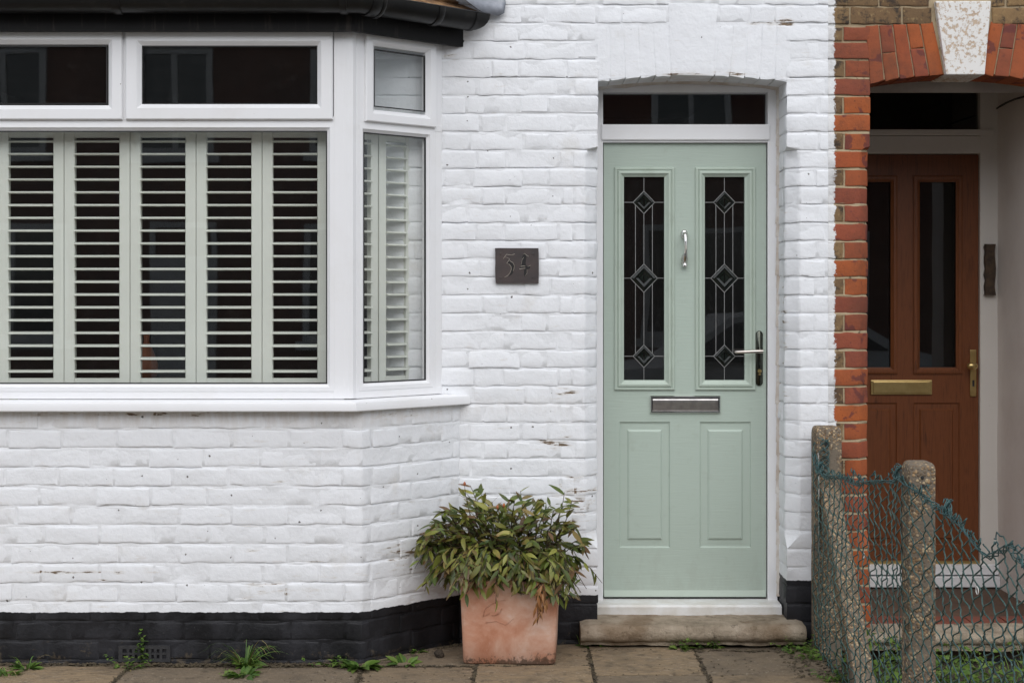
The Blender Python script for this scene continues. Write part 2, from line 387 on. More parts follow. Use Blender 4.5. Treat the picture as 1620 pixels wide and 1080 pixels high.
simple('car_paint', (.78, .80, .80), (.75, .77, .77), .25, spec=.6)
simple('car_glass', (.02, .025, .025), (.03, .035, .035), .05, spec=.8)
simple('rubber', (.015, .015, .015), (.02, .02, .02), .8)
def leafmat(name, rough=.38, trans=.25):
    g = G(name)
    at = g.n('VertexColor', layer_name='Col').outputs[0]
    col = g.mix(g.math('MULTIPLY', g.noise(60, 4), .5), at, g.mix(1.0, at, (.6, .6, .55), 'MULTIPLY'))
    g.done(col, rough, g.bump(g.noise(150, 2), .12, .001), spec=.45)
    tl = g.n('BsdfTranslucent', {'Color': col})
    mx = g.n('MixShader', {0: trans, 1: g.b.outputs[0], 2: tl.outputs[0]})
    g.t.links.new(mx.outputs[0], g.o.inputs[0]); M[name] = g.m
leafmat('leaf'); leafmat('weed_leaf', .55, .3)

# ------------------------------------------------------------------ wall paths and bricks
def cham(z, zt=Z(232), zb=.40, c=.055, top=.045):
    # width of the chamfer on a jamb at height z: square above and below, rounded stop on top, splayed stop below
    if z >= zt: return 0.0005
    if z > zt - top: q = (zt - z) / top; return max(.0005, c * math.sqrt(max(0, 1 - (1 - q) ** 2)))
    if z < zb: return 0.0005
    if z < zb + .06: return max(.0005, c * (z - zb) / .06)
    return c
class Path:
    """front face of a wall seen in plan; knots(z) gives its corner points, nominal lengths give s"""
    def __init__(s, knots, zref=1.2, ci=1):
        s.k = knots; s.ci = ci; ref = [Vector(p) for p in knots(zref)]
        s.s = [0.0]
        for a, b in zip(ref, ref[1:]): s.s.append(s.s[-1] + (b - a).length)
        s.end = s.s[-1]; s.mid = (s.s[ci] + s.s[min(ci+1, len(s.s)-1)]) / 2
    def at(s, t, z, out=0.0):
        P = [Vector(p) for p in s.k(z)]; n = len(P)
        t = min(max(t, 0.0), s.s[-1])
        j = 0
        while j < n - 2 and t > s.s[j+1] + 1e-9: j += 1
        q = (t - s.s[j]) / (s.s[j+1] - s.s[j])
        p = P[j].lerp(P[j+1], q)
        def nrm(i):
            d = P[i+1] - P[i]; d.normalize(); return Vector((d.y, -d.x))
        nn = nrm(j)
        if abs(t - s.s[j+1]) < 1e-6 and j + 1 < n - 1:
            m = nn + nrm(j+1); m.normalize(); nn = m / max(.35, m.dot(nrm(j)))
        elif abs(t - s.s[j]) < 1e-6 and j > 0:
            m = nn + nrm(j-1); m.normalize(); nn = m / max(.35, m.dot(nrm(j)))
        return (p.x + nn.x * out, p.y + nn.y * out, z)
    def breaks(s, a, b): return [q for q in s.s[1:-1] if a + .003 < q < b - .003]

def brick_geo(f, s0, s1, z0, z1, brk=(), zbrk=(), e=.0035, amp=.0015, off=0.0, skirt=.03, endL=True, endR=True, step=.026, tilt=0.0, seed=0.0, edge=1.3):
    def samples(a, b, extra, lo=True, hi=True, st=step):
        out = [a]; 
        if lo: out += [a + e, a + 2.6 * e]
        A = out[-1]; B = b - (2.6 * e if hi else 0)
        k = max(1, int(round((B - A) / st)))
        out += [A + (B - A) * i / k for i in range(1, k + 1)]
        if hi: out += [b - e, b]
        for x in extra:
            out = [q for q in out if abs(q - x) > .004 or q in (a, b)] + [x]
        return sorted(set(round(q, 6) for q in out))
    us = samples(s0, s1, brk, endL, endR); zs = samples(z0, z1, zbrk)
    nu, nv = len(us), len(zs); V = []
    for j, z in enumerate(zs):
        for i, u in enumerate(us):
            du = min(u - s0 if endL else 9, s1 - u if endR else 9); dz = min(z - z0, z1 - z)
            d = min(du, dz); o = off
            if d < 2.6 * e:
                q = 1 - d / (2.6 * e); k_ = .45 if d == du else (.40 if z1 - z < z - z0 else .35)
                o -= e * edge * k_ * q * q
            o += amp * (nz(u * 13 + seed, z * 17, seed * 3) * 1.5 + nz(u * 34, z * 34 + seed, 5) * .6 + nz(u * 70, z * 70 + seed, 5) * .35)
            o += tilt * (z - (z0 + z1) / 2)
            uu, zz = u, z
            if dz < e * .5: zz += nz(u * 17, z * 3 + seed, 2) * .0058 + nz(u * 60, z * 3 + seed, 2) * .0022
            if du < e * .5: uu += nz(u * 3 + seed, z * 40, 8) * .003
            V.append(f(uu if u not in brk else u, zz, o))
    Fc = [(j*nu+i, j*nu+i+1, (j+1)*nu+i+1, (j+1)*nu+i) for j in range(nv-1) for i in range(nu-1)]
    bd = [i for i in range(nu)] + [j*nu+nu-1 for j in range(1, nv)] + [(nv-1)*nu+i for i in range(nu-2, -1, -1)] + [j*nu for j in range(nv-2, 0, -1)]
    b0 = len(V); uz = [(us[k % nu], zs[k // nu]) for k in bd]
    V += [f(u, z, -skirt) for u, z in uz]
    m = len(bd)
    Fc += [(bd[k], b0 + k, b0 + (k+1) % m, bd[(k+1) % m]) for k in range(m)]
    return V, Fc
def sheet(mb, f, ss, zs, base=-.006, amp=.003):
    nu = len(ss); V = []
    for z in zs:
        for u in ss: V.append(f(u, z, base + amp * (nz(u*14, z*30, 3) + .7*nz(u*50, z*70, 9))))
    mb.add(V, [(j*nu+i, j*nu+i+1, (j+1)*nu+i+1, (j+1)*nu+i) for j in range(len(zs)-1) for i in range(nu-1)])
def struck(mb, f, ss, z_start, zmax, rec=.0068, perp=-.0012):
    # mortar between courses: deep under the upper brick, flush with the top of the lower one
    zs = []; k = 0
    while z_start + k * CH < zmax:
        b = z_start + k * CH
        zs += [(b + .0035, 0), (b + .007, 1), (b + CH * .5, 1), (b + CH - .0075, 1), (b + CH - .0055, 2), (b + CH + .0020, 3)]
        k += 1
    nu = len(ss); V = []
    for z, t in zs:
        for u in ss:
            n1 = nz(u*9, z*23, 3); n2 = nz(u*50, z*70, 9)
            if t == 0 or t == 3: o = -rec * max(.12, .62 + 1.1 * n1) + .0008 * n2
            elif t == 1: o = perp + .0016 * n1 + .0008 * n2
            else: o = -.0010 + .0012 * n1 + .0008 * n2
            V.append(f(u, z + (.002 * nz(u*14, z*9, 6) if t != 1 else 0), o))
    mb.add(V, [(j*nu+i, j*nu+i+1, (j+1)*nu+i+1, (j+1)*nu+i) for j in range(len(zs)-1) for i in range(nu-1)])
def lin(a, b, st, extra=()):
    k = max(1, int(math.ceil((b - a) / st)))
    q = [a + (b - a) * i / k for i in range(k + 1)]
    return sorted(set([round(t, 6) for t in q] + [round(t, 6) for t in extra if a < t < b]))

CH, Z0C = .0775, -.067                                  # brick course
DX0, DX1, DY = .366, 1.176, .20             # the front door opening and how deep its frame sits
PAINT_X = 1.352                             # bricks left of this belong to the white house
PX1, PY = 1.53, .94                         # porch opening next door
CW = .062
pathL = Path(lambda z: [(-.62, 0), (DX0 - CW, 0), (DX0 - cham(z), 0), (DX0, cham(z)), (DX0, CW), (DX0, DY)], ci=2)
pathR = Path(lambda z: [(DX1, DY), (DX1, CW), (DX1, cham(z)), (DX1 + cham(z), 0), (DX1 + CW, 0), (PAINT_X, 0)], ci=2)
pathN = Path(lambda z: [(PAINT_X, 0), (PX1 - CW, 0), (PX1 - cham(z, c=.045), 0), (PX1, cham(z, c=.045)), (PX1, CW), (PX1, PY + .05)], ci=2)
BX, BY = -.6076, -.36
BC = -1.5638
bayP = [(2*BC + .2216, 0), (2*BC - BX, BY), (BX, BY), (-.2216, 0)]
pathB = Path(lambda z: bayP)

house = thing('terraced_house', 'white painted brick terraced house with a bay window and sage green front door', 'house', (-.6, .5, 0))
neigh = thing('terraced_house', 'unpainted red and yellow brick terraced house with a recessed arched porch and brown door', 'house', (1.95, .5, 0))

cand = []      # painted bricks: (visible size, geometry, which wall)
def screen_area(V, n):
    xs = []; ys = []
    for v in V[:n]:
        s = F_PX / (CAM_D + v[1]); xs.append(810 + v[0]*s); ys.append(463 + (CAM_H - v[2])*s)
    x0, x1, y0, y1 = max(0, min(xs)), min(1620, max(xs)), max(0, min(ys)), min(1080, max(ys))
    return max(0, x1 - x0) * max(0, y1 - y0), (x0 + x1) / 2, (y0 + y1) / 2
def painted(path, s0, s1, z0, z1, which, **kw):
    if s1 - s0 < .018: return
    sd = rnd.uniform(0, 60)
    f = path.at
    V, Fc = brick_geo(f, s0, s1, z0, z1, brk=[round(q, 6) for q in path.breaks(s0, s1)], off=rnd.gauss(.0006, .0011), amp=rnd.uniform(.0012, .0030),
                      tilt=rnd.gauss(-.012, .025), seed=sd, **kw)
    a, cx, cy = screen_area(V, len(V))
    if which == 'main' and cx < 700 and cy < 640: a = 0
    if which == 'main' and cx < 725: a *= .3
    cand.append((a, V, Fc, which))
def courses(z0, z1):
    k = 0
    while z0 + k * CH < z1:
        yield k, z0 + k * CH + .005, z0 + (k + 1) * CH - .005; k += 1
TOPB = 2.92
zt, zb = Z(232), .40
for k, z0, z1 in courses(Z0C, TOPB):
    zbk = [q for q in (zt, zt - .012, zt - .03, zt - .045, zb, zb + .06) if z0 + .004 < q < z1 - .004]
    j = .0045
    # left of the door; the arch band above the opening is dealt with below
    sc = pathL.mid
    arch_band = z1 > 2.42
    if not arch_band:
        L1, R1 = ((.19, .095), (.085, .165))[k % 2]
        a, b = sc - L1 + rnd.gauss(0, .006), min(sc + R1, pathL.end)
        painted(pathL, a, b, z0, z1, 'main', zbrk=zbk)
        if pathL.end - b > .03: painted(pathL, b + 2*j, pathL.end, z0, z1, 'main', endR=False)
        x = a - 2*j; q = k % 2
        if q: seq = [.045 + rnd.uniform(0, .012), .215, .102]
        else: seq = [.102, .215]
    else:
        x = Path.at(pathL, 0, 1)[0] + .62 + .62 + X(940); x = X(940) + .62 - .004; seq = [(.102, .215), (.06, .215)][k % 2]
        if z0 > Z(42): x = None
    if x is not None:
        i = 0
        while x > .02:
            w = seq[i] if i < len(seq) else (.215 if seq[-1] < .15 and i == len(seq) else ((.102, .215)[(i + k) % 2] if rnd.random() < .85 else .215))
            w += rnd.gauss(0, .007)
            a = max(0.0, x - w)
            painted(pathL, a, x, z0 + rnd.gauss(0, .0012), z1 + rnd.gauss(0, .0012), 'main', zbrk=[])
            x = a - rnd.uniform(.007, .011); i += 1
    # right of the door up to the paint line
    sc = pathR.mid; end = pathR.end
    if not arch_band:
        L1, R1 = ((.19, .102), (.085, .15))[k % 2]
        a, b = max(0.0, sc - L1), min(end, sc + R1 + rnd.gauss(0, .006))
        painted(pathR, a, b, z0, z1, 'main', zbrk=zbk, endL=a > .01, endR=b < end - .01)
        if a > .03: painted(pathR, 0, a - 2*j, z0, z1, 'main', endL=False)
        if end - b > .03: painted(pathR, b + 2*j, end, z0, z1, 'main', endR=False)
    elif z0 <= Z(42):
        painted(pathR, X(1252) - PAINT_X + end, end, z0, z1, 'main', endR=False)
# courses running over the arch
pathT = Path(lambda z: [(-.62, 0), (PAINT_X, 0)])
KX0, KX1 = X(1057), X(1135)
for k, z0, z1 in courses(Z0C, TOPB):
    if z0 <= Z(42): continue
    x = .005; i = k
    while x < pathT.s[1] - .02:
        w = (.215, .102)[i % 2] + rnd.gauss(0, .008); b = min(x + w, pathT.s[1]); i += 1
        if pathT.s[1] - b < .04: b = pathT.s[1]
        xa, xb = x - .62, b - .62
        if z0 < Z(6) and xb > KX0 - .01 and xa < KX1 + .01:      # the keystone pokes up into this course
            if xa < KX0 - .04: painted(pathT, x, KX0 - .008 + .62, z0, z1, 'main')
            if xb > KX1 + .04: painted(pathT, KX1 + .008 + .62, b, z0, z1, 'main', endR=b < pathT.s[1] - .001)
        else: painted(pathT, x, b, z0, z1, 'main', endR=b < pathT.s[1] - .001)
        x = b + rnd.uniform(.007, .011)
# the flat arch of soldiers and its keystone, under thick paint
def arc_z(x, x0, x1, zs, zc):
    q = (x - (x0 + x1) / 2) / ((x1 - x0) / 2); return zc - (zc - zs) * q * q
def soldier(x0b, x1b, x0t, x1t, zt_, lo, hi=None, y=0.0, off=0.0, **kw):
    # block with slanted sides: u in 0..1 across, v in 0..1 up
    def f(u, v, o):
        uu, vv = u / .1, v / .2
        xb = x0b + (x1b - x0b) * uu; xt = x0t + (x1t - x0t) * uu
        z_b = lo(xb); x = xb + (xt - xb) * vv
        z = z_b + (zt_(x) - z_b) * vv
        return (x, y - o - off, z)
    return brick_geo(f, 0, .1, 0, .2, e=.0035, step=.04, seed=rnd.uniform(0, 50), **kw)
ZC, ZS = Z(119.5), Z(129)
lowW = lambda x: arc_z(x, DX0, DX1, ZS, ZC)
soldW = []
topW = lambda x: Z(41)
nS = 5
for i in range(nS):
    for side in (0, 1):
        if side == 0: b0, b1, t0, t1 = DX0 - .012, KX0 + .012, X(940), KX0 - .004
        else: b0, b1, t0, t1 = DX1 + .012, KX1 - .012, X(1252), KX1 + .004
        q0, q1 = i / nS, (i + 1) / nS; gp = .004
        c = [b0 + (b1 - b0)*q0, b0 + (b1 - b0)*q1, t0 + (t1 - t0)*q0, t0 + (t1 - t0)*q1]
        if side: c = [c[1], c[0], c[3], c[2]]
        gp = .0022; V, Fc = soldier(c[0] + gp, c[1] - gp, c[2] + gp, c[3] - gp, topW, lowW, amp=.0022, skirt=DY - .01, edge=.5)
        soldW.append((V, Fc))
V, Fc = soldier(KX0 + .018, KX1 - .018, KX0, KX1, lambda x: Z(6), lowW, amp=.003, off=.002, skirt=DY - .01, edge=.7)
soldW.append((V, Fc))

# wall bodies (the mortar bed behind the bricks)
mb = MB()
zz = lin(-.1, 3.0, .022, [zt, zt - .015, zt - .03, zt - .045, zb, zb + .06])
zl = [q for q in zz if q <= 2.43]
struck(mb, pathL.at, lin(0, pathL.end, .02, pathL.s[1:-1]), Z0C, 2.40)
struck(mb, pathR.at, lin(0, pathR.end, .02, pathR.s[1:-1]), Z0C, 2.40)
main_wall = mb
mbT = MB()
for xa, xb, f0 in ((-.62, DX0, None), (DX0, DX1, 1), (DX1, PAINT_X, None)):
    xs = lin(xa, xb, .025)
    if f0:
        V = []; rows = 12; ztop = 2.652
        for j in range(rows + 1):
            for x in xs:
                lo = lowW(x) + .004; z = lo + (ztop - lo) * j / rows
                V.append((x, .0016 - .0009 * (nz(x*14, z*30, 3) + nz(x*50, z*70, 9)), z))
        nu = len(xs); mbT.add(V, [(j*nu+i, j*nu+i+1, (j+1)*nu+i+1, (j+1)*nu+i) for j in range(rows) for i in range(nu-1)])
    struck(mbT, lambda u, z, o: (u, -o, z), xs, Z0C + CH * (32 if not f0 else 35), 3.3)
    if f0:
        Vs = []
        for x in xs: Vs += [(x, .0, lowW(x) + .006), (x, DY + .03, lowW(x) + .004)]
        mbT.add(Vs, [(2*i, 2*i+2, 2*i+3, 2*i+1) for i in range(len(xs)-1)])
main_wall.v, main_wall.f = mb.v + mbT.v, mb.f + [tuple(i + len(mb.v) for i in q) for q in mbT.f]
# plain upper storey and the stretch left of the bay (out of the picture)
main_wall.box((-4.2, .008, 3.3), (PAINT_X, .25, 5.6)); main_wall.box((-4.2, .008, -.1), (2*BC + .25, .2, 3.3))
main_wall.box((2*BC + .24, .008, 2.75), (-.61, .2, 3.3))
wall = main_wall.build('wall', M['painted_mortar'], house, smooth=False, auto=50)
mb = MB()
struck(mb, pathB.at, lin(0, pathB.s[-1], .02, pathB.s[1:3]), -.063, 1.0, rec=.0058)
bay_wall = mb.build('bay_wall', M['painted_mortar'], house, auto=50)
# bay bricks, stretcher bond with closers at the corners
for k, z0, z1 in courses(-.063, .985):
    c1, c2 = pathB.s[1], pathB.s[2]
    Lw, Rw = ((.07, .045), (.172, .035))[k % 2]
    wr = lambda: rnd.gauss(0, .004)
    a1, b1 = c2 - Lw + wr(), c2 + Rw
    a0, b0 = c1 - Rw, c1 + Lw
    vent = k in (0, 1)
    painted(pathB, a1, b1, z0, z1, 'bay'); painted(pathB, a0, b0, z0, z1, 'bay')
    x = a1 - .009
    while x > b0 + .02:
        w = .216 + rnd.gauss(0, .008); a = x - w
        if a < b0 + .06: a = b0 + .009
        x0w, x1w = pathB.at(a, 0)[0], pathB.at(x, 0)[0]
        vx0, vx1 = X(186, BY) - .01, X(271, BY) + .01
        if k in (0, 1) and x1w > vx0 and x0w < vx1:
            if x0w < vx0 - .03: painted(pathB, a, vx0 + (a - x0w), z0, z1, 'bay')
            if x1w > vx1 + .03: painted(pathB, vx1 + (x - x1w), x, z0, z1, 'bay')
        else: painted(pathB, a, x, z0 + rnd.gauss(0, .001), z1 + rnd.gauss(0, .001), 'bay')
        x = a - .009
    for (p, q, d) in ((b1 + .009, pathB.s[3], 1), (0, a0 - .009, 0)):
        w0 = (.14, .215)[k % 2]; cuts = [p]; x = p + w0
        while x < q - .04: cuts.append(x); x += .224
        cuts.append(q)
        for u, v in zip(cuts, cuts[1:]): painted(pathB, u + .0045, v - .0045, z0, z1, 'bay')

cand.sort(key=lambda c: -c[0])
parts = {'main': wall, 'bay': bay_wall}; rest = {'main': MB(), 'bay': MB()}
NB = 300 - len(soldW)
for i, (a, V, Fc, wh) in enumerate(cand):
    if i < NB and a > 0:
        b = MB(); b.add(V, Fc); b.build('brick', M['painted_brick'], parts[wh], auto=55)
    else: rest[wh].add(V, Fc)
for wh in rest:
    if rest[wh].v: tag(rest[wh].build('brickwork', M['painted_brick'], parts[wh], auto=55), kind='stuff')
for i, (V, Fc) in enumerate(soldW):
    b = MB(); b.add(V, Fc); b.build('arch_stone' if i < len(soldW) - 1 else 'keystone', M['painted_brick'], wall, auto=55)

# air brick let into the foot of the bay
vx0, vx1, vz0, vz1 = X(188, BY), X(270, BY), Z(1046, BY), Z(1020, BY)
mb = MB(); nx_, nz_ = 8, 2; y0, y1 = BY - .006, BY + .02
mx_, mz_ = .016, .014; cw = (vx1 - vx0 - 2*mx_) / nx_; chh = (vz1 - vz0 - 2*mz_) / nz_; bar = .0055
mb.box((vx0, y0, vz0), (vx1, y1, vz0 + mz_)); mb.box((vx0, y0, vz1 - mz_), (vx1, y1, vz1))
mb.box((vx0, y0, vz0 + mz_), (vx0 + mx_, y1, vz1 - mz_)); mb.box((vx1 - mx_, y0, vz0 + mz_), (vx1, y1, vz1 - mz_))
for i in range(1, nx_): mb.box((vx0 + mx_ + i*cw - bar, y0, vz0 + mz_), (vx0 + mx_ + i*cw + bar, y1, vz1 - mz_))
mb.box((vx0 + mx_, y0 + .001, vz0 + mz_ + chh - .004), (vx1 - mx_, y1, vz0 + mz_ + chh + .004))
mb.box((vx0 + .002, BY + .012, vz0 + .002), (vx1 - .002, BY + .03, vz1 - .002))
mb.build('air_brick', M['air_brick'], bay_wall)

# ------------------------------------------------------------------ bay window: frames, panes, sill, shutters
WF = -.33
cs = Vector((-.657, WF)); wj = Vector((-.30, 0)); sd_ = (wj - cs); SL = sd_.length; sd_.normalize(); sn_ = Vector((sd_.y, -sd_.x))
front = lambda u, v, n: (u, WF - n, v)
def side_map(mirror):
    def f(u, v, n):
        p = cs + sd_ * u + sn_ * n
        return ((2*BC - p.x) if mirror else p.x, p.y, v)
    return f
zS0, zS1 = Z(190, WF), Z(48, WF); zL0, zL1 = Z(607, WF), Z(207, WF); zF0 = Z(631, WF); zF1 = 2.585
gT0, gT1 = Z(165, WF), Z(73, WF)
sash_prof = lambda w: [(0, -.012), (0, .014), (.004, .018), (w - .018, .018), (w - .012, .013), (w - .002, .004), (w, .002), (w, -.02)]
bead_prof = [(-.030, -.02), (-.030, .004), (-.013, .005), (-.012, .002), (-.004, -.006), (0, -.008), (0, -.03)]
def gasket(mb, r, f, n=.001):
    mb.ring(r, [(-.001, n), (.004, n + .001), (.0045, n - .006)], f)
def window(name, f, sashes, glasses, fixed, frame_parts):
    w = MB()
    for a, b in frame_parts: w.box(a, b, .003, lambda x, y, z: f(x, z, -y))
    wo = w.build(name, M['upvc'], house)
    for rect, gl in zip(sashes, glasses):
        s = MB(); s.ring(rect, sash_prof(gl[0] - rect[0]), f); so = s.build('sash', M['upvc'], wo)
        gm = MB(); gasket(gm, gl, f, .0025); gm.build('gasket', M['gasket'], wo)
        pm = MB(); pm.box((gl[0] - .01, .006, gl[1] - .01), (gl[2] + .01, .026, gl[3] + .01), 0, lambda x, y, z: f(x, z, -y)); pm.build('pane', M['window_glass'], wo)
    for gl in fixed:
        s = MB(); s.ring(gl, bead_prof, f); s.build('glazing_bead', M['upvc'], wo)
        gm = MB(); gasket(gm, gl, f, -.007); gm.build('gasket', M['gasket'], wo)
        pm = MB(); pm.box((gl[0] - .01, .014, gl[1] - .01), (gl[2] + .01, .034, gl[3] + .01), 0, lambda x, y, z: f(x, z, -y)); pm.build('pane', M['window_glass'], wo)
    return wo
uR, uM = X(545, WF), X(197.5, WF); uL = 2*uM - uR
gR = X(517, WF); gL = 2*uM - gR
T_ = .055
fr = [((uL, -.002, zF0), (uR, T_, zL0 - .028)), ((uL, -.0025, zL1 + .028), (uR, T_, zS0 + .014)), ((uL, -.002, zS1 - .008), (uR, T_, zF1)),
      ((uL, -.003, zF0), (gL - .028, T_ - .001, zF1)), ((gR + .028, -.003, zF0), (uR, T_ - .001, zF1)), ((uM - .018, -.003, zS0), (uM + .018, T_ - .001, zF1))]
sx = X(200, WF) - uM
S2 = (uM + sx, zS0, X(527, WF), zS1); S1 = (2*uM - S2[2], zS0, uM - sx, zS1)
G2 = (X(225, WF), gT0, X(504, WF), gT1); G1 = (2*uM - G2[2], gT0, 2*uM - G2[0], gT1)
window('bay_front_window', front, [S1, S2], [G1, G2], [(gL, zL0, gR, zL1)], fr)
tS = lambda t: t * SL
for mir in (False, True):
    f = side_map(mir)
    a, b = tS(.06), tS(1.0)
    g0, g1 = tS(.15), tS(.83)
    fr = [((a, -.002, zF0), (b, T_, zL0 - .028)), ((a, -.0025, zL1 + .028), (b, T_, zS0 + .014)), ((a, -.002, zS1 - .008), (b, T_, zF1)),
          ((a, -.003, zF0), (g0 - .028, T_ - .001, zF1)), ((a + .001, -.0022, zS0 - .005), (tS(.16), T_ - .002, zF1)), ((g1 + .028, -.003, zF0), (tS(.918), T_ - .001, zF1)), ((tS(.918), -.001, zF0), (b, T_ - .0015, zF1))]
    window('bay_side_window', f, [(tS(.142), zS0, tS(.912), zS1)], [(tS(.247), gT0, tS(.806), gT1)], [(g0, zL0, g1, zL1)], fr)
    # corner post, ribbed
    px_ = lambda x: (2*BC - x) if mir else x
    mb = MB()
    pc = cs + Vector((-.003, .012)); bis = (Vector((0, -1)) + sn_).normalized()
    pts = [pc + Vector((-.030, -.002)), pc + Vector((-.024, -.014)), pc + bis*.020 + Vector((-.010, .001)), pc + bis*.020 + sd_*.010, pc + sd_*.026 + sn_*.012, pc + sd_*.033 + sn_*.002, pc + Vector((.0, .05))]
    n = len(pts); V = [(px_(p.x), p.y, zF0 + .002) for p in pts] + [(px_(p.x), p.y, zF1) for p in pts]
    mb.add(V, [(k, (k+1) % n, n + (k+1) % n, n + k) for k in range(n)] + [tuple(range(n)), tuple(range(2*n-1, n-1, -1))])
    mb.build('corner_post', M['upvc'], house)
# sill: sweep of a profile along the bay
def offset_bay(o):
    # outline of the bay window pushed out by o (left junction, left corner, right corner, right junction)
    m = (Vector((0, -1)) + sn_).normalized(); k = o / m.dot(sn_)
    c = cs + m * k; t = -c.y / sd_.y; j = c + sd_ * t
    return [Vector((2*BC - j.x, j.y)), Vector((2*BC - c.x, c.y)), c, j]
def sweep(prof, name, mat, parent, closed=True, smooth=None, yback=0.0, yl=None):
    mb = MB(); V = []
    rows = [offset_bay(o) for o, z in prof]
    for (o, z), r_ in zip(prof, rows):
        for i, p in enumerate(r_):
            y = p.y
            if i in (0, 3) and yl is not None:
                c = r_[1] if i == 0 else r_[2]; t = (yl - c.y) / (p.y - c.y); q = c.lerp(p, t); V.append((q.x, q.y, z))
            else: V.append((p.x, p.y, z))
    m = len(prof); R_ = range(m if closed else m - 1)
    Fc = [(j*4+i, j*4+i+1, ((j+1) % m)*4+i+1, ((j+1) % m)*4+i) for j in R_ for i in range(3)]
    if closed: Fc += [tuple(j*4 for j in range(m)), tuple(j*4+3 for j in range(m-1, -1, -1))]
    mb.add(V, Fc); return mb.build(name, mat, parent, auto=smooth or 30)
so = .084
sweep([(-.06, 1.058), (.0, 1.062), (so - .012, 1.0585), (so - .003, 1.056), (so, 1.050), (so, 1.022), (so - .003, 1.0185), (so - .014, 1.018), (so - .016, 1.022), (-.06, 1.022)], 'window_sill', M['upvc'], house, yl=-.002)
# fascia, soffit, gutter
fo = .0615
sweep([(fo - .022, 2.545), (fo, 2.545), (fo, 2.66), (fo - .022, 2.66)], 'fascia', M['fascia_paint'], house, yl=.004)
sweep([(-.05, 2.572), (fo - .023, 2.572), (fo - .023, 2.59), (-.05, 2.59)], 'soffit', M['fascia_paint'], house, yl=.003)
gr_ = .058; gc = fo + gr_ + .004; gz = 2.672
gp = [(gc - gr_*math.cos(a), gz - gr_*math.sin(a)*1.15) for a in [math.pi*k/12 for k in range(13)]]
gp2 = [(gc - (gr_-.003)*math.cos(a), gz - (gr_-.003)*math.sin(a)*1.15) for a in [math.pi*k/12 for k in range(12, -1, -1)]]
gut = sweep(gp[:-1] + [(gc + gr_, gz), (gc + gr_ + .003, gz + .002), (gc + gr_ - .001, gz + .006)] + gp2[1:], 'gutter', M['black_plastic'], house, yl=-.055, smooth=45)
def collar(center, direction, w, rr, name):
    # a half-round socket round the gutter
    d = Vector((*direction, 0)).normalized(); nn = Vector((d.y, -d.x, 0)); mb = MB(); prof = [(-w/2, rr - .004), (-w/2, rr), (-w/2 + .006, rr + .002), (w/2 - .006, rr + .002), (w/2, rr), (w/2, rr - .004)]
    V = []; K = 14
    for t, r_ in prof:
        for k in range(K + 1):
            a = math.pi * k / K
            p = Vector((center[0], center[1], gz)) + d*t + nn*(-r_*math.cos(a)) + Vector((0, 0, -r_*math.sin(a)*1.12))
            V.append(p)
    m = len(prof)
    mb.add(V, [(j*(K+1)+k, j*(K+1)+k+1, (j+1)*(K+1)+k+1, (j+1)*(K+1)+k) for j in range(m-1) for k in range(K)])
    return mb.build(name, M['black_plastic'], gut, auto=45)
cl = offset_bay(gc); cR, jR, cLft, jL = cl[2], cl[3], cl[1], cl[0]
for t_, w_, r2 in ((.055, .05, gr_ + .006), (.085, .016, gr_ + .010)):
    p = cR + sd_ * t_; collar(p, sd_, w_, r2, 'gutter_joint')
for t_, w_ in ((.385, .030), (.06, .03)):
    p = cR + sd_ * t_ if t_ > .1 else Vector((cR.x - .06, cR.y)); collar(p, sd_ if t_ > .1 else (1, 0), w_, gr_ + .005, 'gutter_bracket')
p = Vector((X(187, cR.y), cR.y)); collar(p, (1, 0), .034, gr_ + .005, 'gutter_bracket')
# gutter stop end at the wall
tend = (-.055 - cR.y) / sd_.y; pe = cR + sd_ * tend
mb = MB(); d = sd_; K = 14; V = []
for t_ in (-.014, .004):
    for k in range(K + 1):
        a = math.pi*k/K; V.append((pe.x + d.x*t_ - sn_.x*(gr_+.004)*math.cos(a), pe.y + d.y*t_ - sn_.y*(gr_+.004)*math.cos(a), gz - (gr_+.004)*1.12*math.sin(a)))
mb.add(V, [(k, k+1, K+2+k, K+1+k) for k in range(K)] + [tuple(range(K+1, 2*K+2))])
mb.build('stop_end', M['black_plastic'], gut, auto=45)
# bay roof with tiles, lead at the wall
pitch = math.tan(R(34)); eo = fo + .045; ez = 2.668
roof = MB(); lay = [offset_bay(o) for o in (eo, -.43)]; hz = [ez - .012, ez - .012 + (eo + .43) * pitch]
ro = offset_bay(eo); ri = offset_bay(-.10); zi = ez - .012 + (eo + .10) * pitch
def rp(o, i): return offset_bay(o)[i]
A = [(*rp(eo, 1), ez - .012), (*rp(eo, 2), ez - .012)]
kk = .40
top_o = [-.30]; oi = -.30; tz = ez - .012 + (eo - oi) * pitch
B = [(*rp(oi, 1), tz), (*rp(oi, 2), tz)]
roof.add([A[0], A[1], B[1], B[0]], [(0, 1, 2, 3)])
for s_ in (1, 2):
    j = rp(eo, 3 if s_ == 2 else 0)
    roof.add([(*rp(eo, s_), ez - .012), (j.x, j.y, ez - .012), (B[s_-1][0], .0, tz)], [(0, 1, 2)])
roof_o = roof.build('roof', M['clay_tile'], house)
